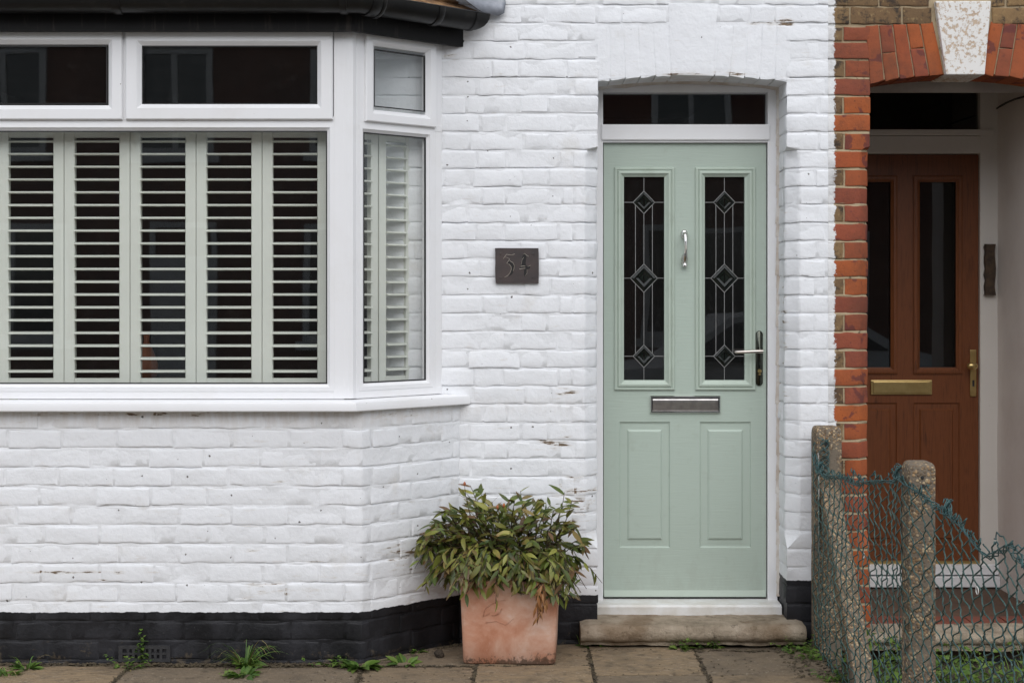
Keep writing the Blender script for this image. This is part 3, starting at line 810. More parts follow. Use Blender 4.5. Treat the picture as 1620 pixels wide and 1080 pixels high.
def tiles(a, b, nrm_out, up_z, rows, length):
    a = Vector(a); b = Vector(b); d = (b - a).normalized(); inn = Vector((-nrm_out[0], -nrm_out[1], 0)); sl = (inn + Vector((0, 0, pitch))).normalized(); nn = d.cross(sl)
    if nn.z < 0: nn = -nn
    for r_ in range(rows):
        cut = r_ * .10 * length; x = cut * .0; L = (b - a).length
        t0 = -.0 + (r_ % 2) * .085
        lo = max(0.0, r_*.10*.42 - .02) if length > .5 else 0
        hi = L - r_*.10*.8
        t = t0 + lo
        while t < hi:
            w = min(.163, hi - t)
            if w > .05:
                o = a + d*t + sl*(r_*.10 - .035); c = [o + nn*.020, o + d*w + nn*.020, o + d*w + sl*.16 + nn*.006, o + sl*.16 + nn*.006]
                lf = nn * .011; mb = MB(); jit = nn * rnd.uniform(-.002, .003)
                V = [q + jit for q in c] + [q + lf + jit for q in c]
                mb.add(V, [(0,3,2,1),(4,5,6,7),(0,1,5,4),(1,2,6,5),(2,3,7,6),(3,0,4,7)]); mb.build('roof_tile', M['clay_tile'], roof_o)
            t += .168
tiles((*rp(eo, 2), ez), (*rp(eo, 3), ez), sn_, 0, 3, .8)
tiles((*rp(eo, 1), ez), (*rp(eo, 2), ez), (0, -1), 0, 2, .2)
# lead flashing dressed over the tile ends and up the wall
mb = MB(); jx = rp(eo, 3).x
prof = [(X(798), -.006, Z(22)), (X(790), -.010, Z(27)), (X(768), -.03, Z(25)), (X(757), -.055, Z(20)), (X(742), -.09, Z(11)), (X(722), -.12, Z(-3)), (X(700), -.15, Z(-20)), (X(670), -.17, Z(-45))]
V = []
for i, p in enumerate(prof):
    V += [(p[0], p[1] - .02, p[2]), (p[0] + .006, p[1]*.5 - .012, p[2] + .045), (min(p[0] + .07, X(797 - i)), -.012, p[2] + .09), (min(p[0] + .07, X(797 - i)), -.012, p[2] + .22)]
n = len(prof); mb.add(V, [(i*4+k, i*4+k+1, (i+1)*4+k+1, (i+1)*4+k) for i in range(n-1) for k in range(3)])
fl = mb.build('flashing', M['lead'], house, auto=40)
sm = fl.modifiers.new('thick', 'SOLIDIFY'); sm.thickness = .004

# shutters: each hinged panel is a thing of its own
def shutter(f, u0, u1, z0, z1, label, grp, louv0, pitch_, nl, tilt=6, st=.044):
    c = f((u0 + u1)/2, z0, -.05)
    t = thing('shutter_panel', label, 'shutter', c, grp)
    for a, b in ((u0 + .001, u0 + st), (u1 - st, u1 - .001)):
        mb = MB(); mb.box((a, .030, z0), (b, .057, z1), .002, lambda x, y, z: f(x, z, -y)); mb.build('stile', M['shutter_paint'], t)
    for a, b in ((z0 + .001, z0 + .028), (z1 - .028, z1 - .001)):
        mb = MB(); mb.box((u0 + st, .032, a), (u1 - st, .055, b), .002, lambda x, y, z: f(x, z, -y)); mb.build('rail', M['shutter_paint'], t)
    for i in range(nl):
        zc = louv0 - i * pitch_
        mb = MB(); K = 10; V = []
        ta = R(tilt + rnd.gauss(0, .8))
        for u in (u0 + st + .001, u1 - st - .001):
            for k in range(K):
                a = 2*math.pi*k/K; yy, zz_ = .030*math.cos(a), .0052*math.sin(a)
                y2 = yy*math.cos(ta) - zz_*math.sin(ta); z2 = yy*math.sin(ta) + zz_*math.cos(ta)
                V.append(f(u, zc + z2, -(.0435 + y2)))
        mb.add(V, [(k, (k+1) % K, K + (k+1) % K, K + k) for k in range(K)] + [tuple(range(K)), tuple(range(2*K-1, K-1, -1))])
        mb.build('louvre', M['shutter_paint'], t, auto=40)
SY = -.262
sf = lambda u, v, n: (u, SY - n, v)
sw = .2722; sz0, sz1 = Z(607.5, SY) - .005, Z(206, SY)
first = Z(223.8, SY + .04); lp = (Z(223.8, SY + .04) - Z(587, SY + .04)) / 18
names = ['rightmost louvred shutter panel in the front bay window, beside the corner post', 'second louvred shutter panel from the corner post in the front bay window',
         'third louvred shutter panel from the corner post, right of the middle joint', 'fourth louvred shutter panel from the corner post, left of the middle joint',
         'fifth louvred shutter panel from the corner post, at the left picture edge', 'sixth louvred shutter panel from the corner post, past the left picture edge']
u1 = X(519, SY + .03)
for k in range(6): shutter(sf, u1 - sw*(k+1), u1 - sw*k, sz0, sz1, names[k], 'shutter panels in the front bay window', first, lp, 19)
sside = lambda u, v, n: side_map(False)(u, v, n - .066)
ssideM = lambda u, v, n: side_map(True)(u, v, n - .066)
for f, lab in ((sside, 'right'), (ssideM, 'left')):
    for k, (a, b) in enumerate(((.035, .218), (.222, .405))):
        shutter(f, a, b, sz0, sz1, ('narrow louvred shutter panel in the %s angled bay window, next to the ' % lab) + ('corner post' if k == 0 else 'house wall'), 'shutter panels in the angled bay windows', first, lp, 19, st=.038)

# the dark rooms behind the windows (five inner faces each)
def room(name, x0, x1, y0, y1, z0, z1, fl=True):
    mb = MB(); mb.box((x0, y0, z0), (x1, y1, z1)); mb.f = [q for k, q in enumerate(mb.f) if k != 2]
    return mb.build(name, M['dark_room'], house)
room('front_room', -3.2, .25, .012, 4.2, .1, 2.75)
mb = MB(); o1 = offset_bay(-.06); bz0, bz1 = 1.0, 2.60
V = [(p.x, p.y, 1.045) for p in o1]; mb.add(V, [(0, 1, 2, 3)])
V = [(p.x, p.y, 2.59) for p in o1]; mb.add(V, [(3, 2, 1, 0)])
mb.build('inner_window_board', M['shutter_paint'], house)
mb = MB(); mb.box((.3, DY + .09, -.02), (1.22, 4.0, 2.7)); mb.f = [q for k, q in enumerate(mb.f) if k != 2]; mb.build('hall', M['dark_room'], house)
# things on the window board inside
mb = MB(); mb.lathe([(.02, 0), (.045, .01), (.05, .06), (.03, .12), (.012, .16), (.014, .2), (.010, .2)], (*W(232, 590, .15).xy, 1.12), 16)
tag(mb.build('vase', M['orange_glaze'], None, smooth=True), 'orange vase seen between the louvres inside the room', 'vase')
mb = MB(); mb.box((W(232, 0, .15).x - .25, .02, 1.09), (W(232, 0, .15).x + .5, .35, 1.119), .004); 
for sx_ in (-.22, .47):
    for sy_ in (.04, .33): mb.tube([(W(232, 0, .15).x + sx_, sy_, .1), (W(232, 0, .15).x + sx_, sy_, 1.1)], .015)
tag(mb.build('side_table', M['rough_wood'], None), 'dark wooden table just inside the bay window behind the shutters', 'table')
for i, px_ in enumerate((20, 440)):
    c = W(px_, 590, -.225); mb = MB(); mb.lathe([(.014, 0), (.017, .002), (.021, .05), (.018, .05), (.015, .006)], (c.x, -.212, 1.0455), 14)
    tag(mb.build('tea_light_cup', M['lime_glaze'], None, smooth=True), 'small lime green cup behind the %s shutter panel' % ('leftmost' if i == 0 else 'rightmost front'), 'cup')

# ------------------------------------------------------------------ front door
FD = DY; LD = .222
ff = lambda y: (lambda u, v, n: (u, y - n, v))
dx0, dx1 = X(955, LD), X(1212, LD); dz0, dz1 = Z(943, LD), Z(227, LD)
fxo0, fxo1 = DX0 - .012, X(1230, FD)
gz0, gz1 = Z(198, FD + .03), Z(148, FD + .03)
mb = MB()
mb.box((fxo0, FD, Z(975, FD)), (dx0 - .004, FD + .07, Z(134, FD)), .003); mb.box((dx1 + .004, FD, Z(975, FD)), (fxo1, FD + .07, Z(134, FD)), .003)
mb.box((dx0 - .004, FD + .001, gz1), (dx1 + .004, FD + .069, Z(134, FD) + .02), .002)
mb.box((dx0 - .012, FD - .010, dz1 + .012), (dx1 + .012, FD + .06, gz0 - .001), .005)
mb.box((dx0 - .004, FD + .002, dz1 + .002), (dx1 + .004, FD + .06, dz1 + .013), .002)
dframe = mb.build('door_frame', M['upvc'], house)
mb = MB(); mb.box((dx0 - .01, FD + .035, gz0 - .01), (dx1 + .01, FD + .055, gz1 + .01)); mb.build('fanlight', M['window_glass'], dframe)
# dirty sealant where the frame meets the brick reveal
mb = MB()
for i in range(40):
    z0_ = .16 + i * .0565; w = .012 + .009 * abs(nz(i*.7, 3, 1)); 
    mb.add([(DX1 + .012, FD - .014, z0_), (DX1 - w, FD - .003, z0_), (DX1 - w*(.8 + .3*nz(i, 1, 1)), FD - .003, z0_ + .0565), (DX1 + .012, FD - .014, z0_ + .0565)], [(0, 1, 2, 3)])
for i in range(24):
    x0_, x1_ = DX0 + (DX1 - DX0)*i/24, DX0 + (DX1 - DX0)*(i+1)/24
    h_ = lambda x: lowW(x) - .010 - .012*abs(nz(x*9, 1, 4))
    mb.add([(x0_, FD - .02, lowW(x0_) + .01), (x1_, FD - .02, lowW(x1_) + .01), (x1_, FD - .002, h_(x1_)), (x0_, FD - .002, h_(x0_))], [(0, 1, 2, 3)])
mb.build('sealant', M['sealant'], dframe)
# leaf with four openings cut for glass and panels
gl_r = [(X(a, LD), Z(601, LD), X(b, LD), Z(280, LD)) for a, b in ((987, 1051), (1115, 1178))]
mo_r = [(X(a, LD), Z(617, LD), X(b, LD), Z(265, LD)) for a, b in ((972, 1067), (1100, 1195))]
pa_r = [(X(a, LD), Z(866, LD), X(b, LD), Z(667, LD)) for a, b in ((980, 1060), (1107, 1188))]
def panelled(mb, x0, z0, x1, z1, holes, yf, yb):
    xs = sorted({x0, x1, *[h[0] for h in holes], *[h[2] for h in holes]}); zs = sorted({z0, z1, *[h[1] for h in holes], *[h[3] for h in holes]})
    for i in range(len(xs)-1):
        for j in range(len(zs)-1):
            cx, cz = (xs[i]+xs[i+1])/2, (zs[j]+zs[j+1])/2
            if any(h[0] < cx < h[2] and h[1] < cz < h[3] for h in holes): continue
            mb.add([(xs[i], yf, zs[j]), (xs[i+1], yf, zs[j]), (xs[i+1], yf, zs[j+1]), (xs[i], yf, zs[j+1])], [(0, 1, 2, 3)])
    for h in [(x0, z0, x1, z1)] + holes:
        a, b, c, d = h; mb.add([(a, yf, b), (c, yf, b), (c, yf, d), (a, yf, d), (a, yb, b), (c, yb, b), (c, yb, d), (a, yb, d)], [(0,1,5,4),(1,2,6,5),(2,3,7,6),(3,0,4,7)])
    return mb
mb = panelled(MB(), dx0, dz0, dx1, dz1, gl_r + pa_r, LD, LD + .044)
door = mb.build('door', M['sage_door'], house)
door['label'] = 'sage green front door with two leaded glass lights'
for mo, gl in zip(mo_r, gl_r):
    w = gl[0] - mo[0]
    mb = MB(); mb.ring(mo, [(-.001, -.002), (0, .006), (.004, .010), (.010, .010), (.012, .006), (.014, .006), (.018, .013), (.026, .014), (w - .006, .004), (w, .0), (w, -.02)], ff(LD)); mb.build('glazing_frame', M['sage_moulding'], door)
    mb = MB(); mb.box((gl[0] - .003, LD + .012, gl[1] - .003), (gl[2] + .003, LD + .03, gl[3] + .003)); mb.build('pane', M['door_glass'], door)
    # came lines
    lm = MB(); r_ = .0017; yl = LD + .0105
    cx = (gl[0] + gl[2]) / 2
    mid = Z(440, LD); up = Z(320, LD); dn = Z(563.5, LD)
    def ln(x0, z0, x1, z1):
        d = Vector((x1 - x0, 0, z1 - z0)); n_ = Vector((-d.z, 0, d.x)).normalized() * r_
        V = []
        for (x, z) in ((x0, z0), (x1, z1)):
            V += [(x - n_.x, yl + .002, z - n_.z), (x - n_.x*.5, yl - .0015, z - n_.z*.5), (x + n_.x*.5, yl - .0015, z + n_.z*.5), (x + n_.x, yl + .002, z + n_.z)]
        lm.add(V, [(k, k+1, 5+k, 4+k) for k in range(3)])
    dia = [(up, .048, .050), (mid, .060, .063), (dn, .048, .050)]
    for zc, w_, h_ in dia:
        for a, b in (((-w_, 0), (0, h_)), ((0, h_), (w_, 0)), ((w_, 0), (0, -h_)), ((0, -h_), (-w_, 0))): ln(cx + a[0], zc + a[1], cx + b[0], zc + b[1])
        ln(gl[0], zc, cx - w_, zc); ln(cx + w_, zc, gl[2], zc)
    ln(cx, gl[3], cx, up + .050); ln(cx, up - .050, cx, mid + .063); ln(cx, mid - .063, cx, dn + .050); ln(cx, dn - .050, cx, gl[1])
    for s_ in (-1, 1):
        q = .0475 * .62 + .012; xs_ = cx + s_ * .0375
        ln(xs_, up - .011, xs_, mid + .024); ln(xs_, mid - .024, xs_, dn + .011)
    lm.build('leading', M['leading'], door)
    for zc, w_, h_ in dia:
        mb = MB()
        for k0, k1, o0, o1 in ((.93, .72, .0, .004), (.62, .40, .005, .001)):
            P = lambda q, o: [(cx - w_*q, yl - o, zc), (cx, yl - o, zc + h_*q), (cx + w_*q, yl - o, zc), (cx, yl - o, zc - h_*q)]
            mb.add(P(k0, o0) + P(k1, o1), [(k, (k+1) % 4, 4 + (k+1) % 4, 4 + k) for k in range(4)])
        P0 = [(cx - w_*.34, yl - .002, zc), (cx - .003, yl - .003, zc + h_*.30), (cx - .003, yl - .003, zc - h_*.30)]
        mb.add(P0, [(0, 1, 2)]); mb.add([(2*cx - p[0], p[1], p[2]) for p in P0], [(0, 2, 1)])
        mb.build('bevelled_diamond', M['bevel_glass'], door)
for pr in pa_r:
    mb = MB(); mb.ring(pr, [(0, 0), (.004, -.006), (.008, -.007), (.034, -.006), (.040, -.001), (.043, .001)], ff(LD))
    i_ = .043; mb.add([(pr[0]+i_, LD - .001, pr[1]+i_), (pr[2]-i_, LD - .001, pr[1]+i_), (pr[2]-i_, LD - .001, pr[3]-i_), (pr[0]+i_, LD - .001, pr[3]-i_)], [(0, 1, 2, 3)])
    mb.build('raised_panel', M['sage_door'], door)
mb = MB(); mb.prism([(0, 0), (1, 0)], 0, 1) if False else None
zb0, zb1 = Z(943, LD), Z(933, LD)
V = [(dx0 + .003, LD, zb1), (dx1 - .003, LD, zb1), (dx1 - .003, LD - .005, zb0 + .009), (dx0 + .003, LD - .005, zb0 + .009), (dx1 - .003, LD - .007, zb0), (dx0 + .003, LD - .007, zb0), (dx1 - .003, LD, zb0), (dx0 + .003, LD, zb0)]
mb.add(V, [(0, 1, 2, 3), (3, 2, 4, 5), (5, 4, 6, 7), (0, 3, 5, 7), (1, 6, 4, 2)]); mb.build('weather_bar', M['sage_moulding'], door)
# letter plate
lx0, lx1, lz0, lz1 = X(1028.5, LD), X(1139.5, LD), Z(653, LD), Z(625.5, LD)
mb = MB(); mb.ring((lx0, lz0, lx1, lz1), [(0, 0), (0, .008), (.003, .012), (.008, .012), (.010, .008), (.010, .002)], ff(LD)); lp_o = mb.build('letter_plate', M['chrome'], door)
mb = MB(); V = []; K = 8
prof = [(lz1 - .011, .004), (lz1 - .014, .011), (lz1 - .020, .014), (lz1 - .030, .013), (lz0 + .016, .008), (lz0 + .011, .006)]
for z_, n_ in prof: V += [(lx0 + .011, LD - n_, z_), (lx1 - .011, LD - n_, z_)]
mb.add(V, [(2*k, 2*k+1, 2*k+3, 2*k+2) for k in range(len(prof)-1)])
mb.box((lx0 + .011, LD - .002, lz0 + .010), (lx1 - .011, LD + .002, lz1 - .010)); mb.build('letter_flap', M['pewter'], door)
# knocker
kx = X(1082.5, LD); kz1, kz0 = Z(371, LD), Z(411, LD)
mb = MB()
def ell(cx, cz, a, b, h, y):
    V = []; K = 18; rows = [(1, 0), (1, .3), (.85, .7), (.5, .95), (.12, 1)]
    for q, hh in rows:
        for k in range(K): V.append((cx + a*q*math.cos(2*math.pi*k/K), y - h*hh, cz + b*q*math.sin(2*math.pi*k/K)))
    mb.add(V, [(i*K+k, i*K+(k+1) % K, (i+1)*K+(k+1) % K, (i+1)*K+k) for i in range(len(rows)-1) for k in range(K)] + [tuple((len(rows)-1)*K+k for k in range(K))])
ell(kx, kz1, .016, .023, .013, LD); ell(kx, kz0 - .001, .016, .028, .014, LD)
mb.tube([(kx, LD - .010, kz1 + .004), (kx + .001, LD - .028, kz1 - .006), (kx + .002, LD - .034, kz1 - .035), (kx + .003, LD - .035, (kz0+kz1)/2), (kx + .002, LD - .034, kz0 + .03), (kx, LD - .027, kz0 + .006), (kx, LD - .014, kz0 - .004)], [.010, .010, .0072, .0062, .0075, .013, .013], 12)
mb.lathe([(.004, -.012), (.011, -.009), (.012, 0), (.009, .007), (.003, .009)], (kx, LD - .016, kz0 - .022), 14)
mb.build('knocker', M['chrome'], door, auto=60)
# handle
hx = X(1201, LD); hz0, hz1 = Z(610, LD), Z(523, LD); hw = .0155
mb = MB(); V = []; K = 8
out = [(hx + hw*math.cos(a), hz1 - hw + hw*math.sin(a)) for a in [math.pi*k/K for k in range(K+1)]] + [(hx + hw*math.cos(a), hz0 + hw + hw*math.sin(a)) for a in [math.pi + math.pi*k/K for k in range(K+1)]]
n = len(out)
for q, y_ in ((1, 0), (1, -.005), (.82, -.0085)):
    for p in out: V.append((hx + (p[0] - hx)*q, LD + y_, p[1] if q == 1 else p[1] + (.003 if p[1] < (hz0+hz1)/2 else -.003)))
mb.add(V, [(i*n+k, i*n+(k+1) % n, (i+1)*n+(k+1) % n, (i+1)*n+k) for i in range(2) for k in range(n)] + [tuple(2*n+k for k in range(n))])
hp = mb.build('handle_plate', M['dark_reflection_chrome'], door, auto=50)
hz = Z(555, LD)
mb = MB(); mb.tube([(hx, LD - .006, hz), (hx, LD - .040, hz), (hx - .004, LD - .050, hz)], .0095, 12)
mb.tube([(hx + .008, LD - .050, hz), (hx - .02, LD - .052, hz), (hx - .06, LD - .054, hz - .002), (hx - .105, LD - .050, hz - .003), (hx - .112, LD - .044, hz - .003)], [.0085, .0082, .0075, .007, .006], 12)
mb.build('lever', M['satin_nickel'], door, auto=60)
mb = MB(); zc = Z(588, LD); mb.lathe([(.0085, 0), (.0085, .013), (.007, .015)], (hx, LD - .004, zc + .004), 14, 'y'); mb.lathe([(.0045, 0), (.0045, .013)], (hx, LD - .004, zc - .010), 10, 'y')
mb.build('lock_cylinder', M['brass'], door, auto=50)
# sill under the door and stone step
mb = MB(); z0_, z1_ = Z(973, .09), .141
V = [(DX0 - .004, FD + .07, z1_ + .003), (fxo1, FD + .07, z1_ + .003), (fxo1, .105, z1_), (DX0 - .004, .105, z1_), (fxo1, .092, z1_ - .008), (DX0 - .004, .092, z1_ - .008), (fxo1, .092, z0_), (DX0 - .004, .092, z0_), (fxo1, FD + .07, z0_), (DX0 - .004, FD + .07, z0_)]
mb.add(V, [(0, 1, 2, 3), (3, 2, 4, 5), (5, 4, 6, 7), (7, 6, 8, 9), (0, 3, 5, 7, 9), (1, 8, 6, 4, 2)]); mb.build('threshold', M['threshold'], dframe)
mb = MB(); mb.box((dx0, LD + .004, z1_), (dx1, LD + .03, dz0 - .002)); mb.build('gap_shade_strip', M['gasket'], dframe)  # dark strip standing in for the shade in the gap under the door
def stone_step(x0, x1, yf, yb, zt_, zb_, rad, name, mat, parent, sd=0):
    prof = [(yb, zt_ + .004)] + [(yf + rad - rad*math.sin(a), zt_ - rad + rad*math.cos(a)) for a in [math.pi*k/10*.95 for k in range(11)]] + [(yf + rad*.9, zb_), (yb, zb_)]
    xs = lin(x0, x1, .025); n = len(prof); V = []
    for i, x in enumerate(xs):
        e_ = min(x - x0, x1 - x); pin = max(0, 1 - e_/.03)**2
        for y, z in prof:
            w = .008*nz(x*7 + sd, y*12, z*14) + .005*nz(x*26, y*30, z*30 + sd) + .002*nz(x*80, y*80, z*80)
            yy = y + (pin * .012 if y < yb - .02 else 0); V.append((x, yy + (w if y < yb - .02 else 0), z + w*.6 - (pin*.008 if z > zb_ + .03 else 0)))
    m = len(xs); mb = MB(); mb.add(V, [(i*n+k, i*n+(k+1) % n, (i+1)*n+(k+1) % n, (i+1)*n+k) for i in range(m-1) for k in range(n)] + [tuple(range(n)), tuple((m-1)*n+k for k in range(n-1, -1, -1))])
    return mb.build(name, mat, parent, auto=50)
stone_step(X(919, -.12), X(1277, -.12), -.125, .16, .098, .012, .036, 'doorstep', M['step_stone'], house)

# number plaque with its hand-cut numerals
pl = thing('number_plaque', 'dark slate plaque with the number 34 on the white brick wall', 'plaque', W(817, 448, -.012))
mb = MB(); p0, p1 = W(783.5, 448, -.012), W(852, 392.5, -.012)
V = []; nx = 9
pts = []
for t in range(nx): pts.append((p0.x + (p1.x - p0.x)*t/(nx-1) + (.002 if t == 0 else 0), p0.z))
for t in range(1, 7): pts.append((p1.x + .001, p0.z + (p1.z - p0.z)*t/7))
for t in range(nx): pts.append((p1.x - .001 + (p0.x - p1.x)*t/(nx-1), p1.z))
for t in range(1, 7): pts.append((p0.x, p1.z + (p0.z - p1.z)*t/7))
pts = [(x + .0008*nz(x*90, z*90, 1), z + .0008*nz(x*90, z*90, 7)) for x, z in pts]
mb.prism(pts, -.016, .0); mb.build('slab', M['plaque_slate'], pl)
def PQ(zx, zy): return (p0.x + (zx - 250)/750*(p1.x - p0.x), p1.z - (zy - 243)/605*(p1.z - p0.z))   # from a close view of the plaque
def stroke(name, pts, w, mat, h=.0018):
    mb = MB(); q = [Vector((*PQ(a, b), 0)) for a, b in pts]
    mb.tube([(v.x, -.0162 - h*.3, v.y) for v in q], w, 5); return mb.build(name, mat, pl)
def fillp(name, pts, mat):
    mb = MB(); mb.prism([PQ(a, b) for a, b in pts], -.0166, -.0155); return mb.build(name, mat, pl)
fillp('numeral', [(480, 480), (500, 455), (560, 500), (582, 550), (575, 620), (545, 690), (480, 740), (525, 640), (525, 560), (500, 520), (450, 510)], M['plaque_groove'])['label'] = 'numeral 3 cut in angular strokes'
stroke('numeral_stroke', [(390, 425), (445, 350), (480, 358), (530, 362), (588, 345)], .0010, M['plaque_scratch'])
stroke('numeral_stroke', [(500, 432), (448, 508), (490, 520), (525, 560), (528, 610), (505, 670), (465, 715), (410, 748)], .0010, M['plaque_scratch'])
stroke('numeral_stroke', [(500, 460), (555, 495), (582, 545), (574, 600), (560, 640)], .0009, M['plaque_scratch'])
stroke('numeral_stroke', [(415, 400), (455, 405), (500, 432)], .0006, M['plaque_scratch'])
fillp('numeral', [(735, 345), (775, 350), (790, 400), (775, 500), (790, 545), (865, 540), (845, 600), (800, 610), (800, 690), (765, 740), (745, 700), (750, 610), (670, 605), (690, 548), (700, 470)], M['plaque_groove'])['label'] = 'numeral 4 cut in angular strokes'
stroke('numeral_stroke', [(738, 350), (760, 335), (790, 365), (828, 388)], .0010, M['plaque_scratch'])
stroke('numeral_stroke', [(690, 560), (730, 552), (770, 556)], .0012, M['plaque_scratch'])
stroke('numeral_stroke', [(665, 605), (720, 595), (770, 590)], .0013, M['plaque_scratch'])
stroke('numeral_stroke', [(810, 560), (835, 552), (862, 540)], .0008, M['plaque_scratch'])
stroke('numeral_stroke', [(745, 400), (715, 440), (700, 530)], .0006, M['plaque_scratch'])
stroke('numeral_stroke', [(800, 610), (800, 680), (765, 725)], .0006, M['plaque_scratch'])
for a, b in ((348, 335), (905, 340), (343, 752), (905, 748)):
    c = PQ(a, b); mb = MB(); mb.lathe([(.0058, 0), (.0058, .0015), (.004, .002), (.0035, -.0005), (.0003, -.0005)], (c[0], -.0155, c[1]), 14, 'y'); mb.build('screw', M['plaque_slate'], pl)

# ------------------------------------------------------------------ the neighbouring house
KS = [X(1480, -.02), X(1568, -.02), X(1497, -.02), X(1558, -.02)]
NC = (KS[0] + KS[1]) / 2; NX1 = 2*NC - PX1
ZNC, ZNS = Z(118), Z(132)
lowN = lambda x: arc_z(x, PX1, NX1, ZNS, ZNC)
mb = MB()
struck(mb, pathN.at, lin(0, pathN.end, .03, pathN.s[1:-1]), Z0C, 2.40, rec=.008, perp=-.004)
pNr = Path(lambda z: [(NX1, PY + .05), (NX1, .0), (NX1 + .8, 0)])
for xa, xb, f0 in ((PAINT_X, PX1, 0), (PX1, NX1, 1), (NX1, NX1 + 1.2, 0)):
    xs = lin(xa, xb, .04); V = []; rows = 22
    for j in range(rows + 1):
        for x in xs:
            lo = lowN(x) + .006 if f0 else (2.40 if xa < NX1 else -.1)
            z = lo + (3.3 - lo) * j / rows
            V.append((x, .007 - .002 * (nz(x*14, z*30, 3) + .7*nz(x*50, z*70, 9)), z))
    nu = len(xs); mb.add(V, [(j*nu+i, j*nu+i+1, (j+1)*nu+i+1, (j+1)*nu+i) for j in range(rows) for i in range(nu-1)])
    if f0:
        Vs = []
        for x in xs: Vs += [(x, .004, lowN(x) + .006), (x, .23, lowN(x) + .004)]
        mb.add(Vs, [(2*i, 2*i+2, 2*i+3, 2*i+1) for i in range(len(xs)-1)])
mb.box((PAINT_X, .008, 3.3), (4.6, .25, 5.6)); mb.box((NX1 + 1.2, .008, -.1), (4.6, .25, 3.3))
nwall = mb.build('wall', M['lime_mortar'], neigh, auto=50)
def nb(path, s0, s1, z0, z1, mat, **kw):
    V, Fc = brick_geo(path.at, s0, s1, z0, z1, brk=[round(q, 6) for q in path.breaks(s0, s1)], off=rnd.gauss(0, .001), amp=rnd.uniform(.0008, .0016), tilt=rnd.gauss(0, .02), seed=rnd.uniform(0, 60), e=.0028, **kw)
    b = MB(); b.add(V, Fc); return b.build('brick', M[mat], nwall, auto=55)
for k, z0, z1 in courses(Z0C, Z(42) - .018):
    zbk = [q for q in (zt, zt - .012, zt - .03, zt - .045, zb, zb + .06) if z0 + .004 < q < z1 - .004]
    sc = pathN.mid
    up_ = z0 > 2.36; z1 = min(z1, Z(42) - .004)
    if k % 2:
        e_ = sc + .10
        nb(pathN, 0, e_ if not up_ else sc - .03, z0, z1, 'red_brick', endL=False, zbrk=zbk); st_ = e_
    else:
        a = .072 + rnd.gauss(0, .004)
        nb(pathN, 0, a - .008, z0, z1, 'stock_brick', endL=False); e_ = sc + .21
        nb(pathN, a, e_ if not up_ else sc - .03, z0, z1, 'red_brick', zbrk=zbk); st_ = e_
# arch voussoirs, some of them two half bricks
nS = 5
topN = lambda x: Z(42) + (Z(33) - Z(42)) * max(0, 1 - abs(x - NC) / (NC - X(1370))) 
for side in (0, 1):
    b0, b1, t0, t1 = PX1 + .0, KS[2] - .002, X(1369), KS[0] - .003
    for i in range(nS):
        q0, q1 = i/nS, (i+1)/nS; gp = .0028
        c = [b0 + (b1-b0)*q0 + gp, b0 + (b1-b0)*q1 - gp, t0 + (t1-t0)*q0 + gp, t0 + (t1-t0)*q1 - gp]
        if side: c = [2*NC - c[1], 2*NC - c[0], 2*NC - c[3], 2*NC - c[2]]
        if i in (1, 3):
            cut = .5 if i == 1 else .53
            mid = lambda x, cut=cut: lowN(x) + (topN(x) - lowN(x)) * cut
            xm = [c[0] + (c[2]-c[0])*cut, c[1] + (c[3]-c[1])*cut]
            lo_ = soldier(c[0], c[1], xm[0], xm[1], lambda x, m=mid: m(x) - .002, lowN, amp=.001, skirt=.2)
            hi_ = soldier(xm[0], xm[1], c[2], c[3], topN, lambda x, m=mid: m(x) + .002, amp=.001, skirt=.03)
            for V, Fc in (lo_, hi_): b = MB(); b.add(V, Fc); b.build('brick', M['red_brick'], nwall, auto=55)
        else:
            V, Fc = soldier(c[0], c[1], c[2], c[3], topN, lowN, amp=.001, skirt=.2); b = MB(); b.add(V, Fc); b.build('brick', M['red_brick'], nwall, auto=55)
mb = MB(); kb = lowN(NC) - .004; kt = Z(2, -.02)
mb.prism([(KS[2], kb), (KS[3], kb), (KS[1], kt), (KS[0], kt)], -.022, .22); ks = mb.build('keystone', M['keystone_paint'], nwall)
bv = ks.modifiers.new('edge', 'BEVEL'); bv.width = .004; bv.segments = 2
# stock brick above the arch
pNT = Path(lambda z: [(PAINT_X, 0), (PAINT_X + 2.0, 0)])
k = 0
z0 = Z(41) + .008
while z0 < TOPB:
    z1 = z0 + CH - .010; x = .0; i = k
    while x < 1.95:
        w = (.095, .215, .102)[i % 3 if i < 2 else 1 + (i % 2)] + rnd.gauss(0, .006); i += 1
        a, b = x, x + w; xa, xb = PAINT_X + a, PAINT_X + b
        if z0 < kt - .01 and xb > KS[0] - .012 and xa < KS[1] + .012:
            if xa < KS[0] - .05: nb(pNT, a, KS[0] - .012 - PAINT_X, z0, z1, 'stock_brick', endL=a > .01)
            if xb > KS[1] + .05: nb(pNT, KS[1] + .012 - PAINT_X, b, z0, z1, 'stock_brick')
        else: nb(pNT, a, b, z0, z1, 'stock_brick', endL=a > .01)
        x = b + .009
    z0 += CH; k += 1
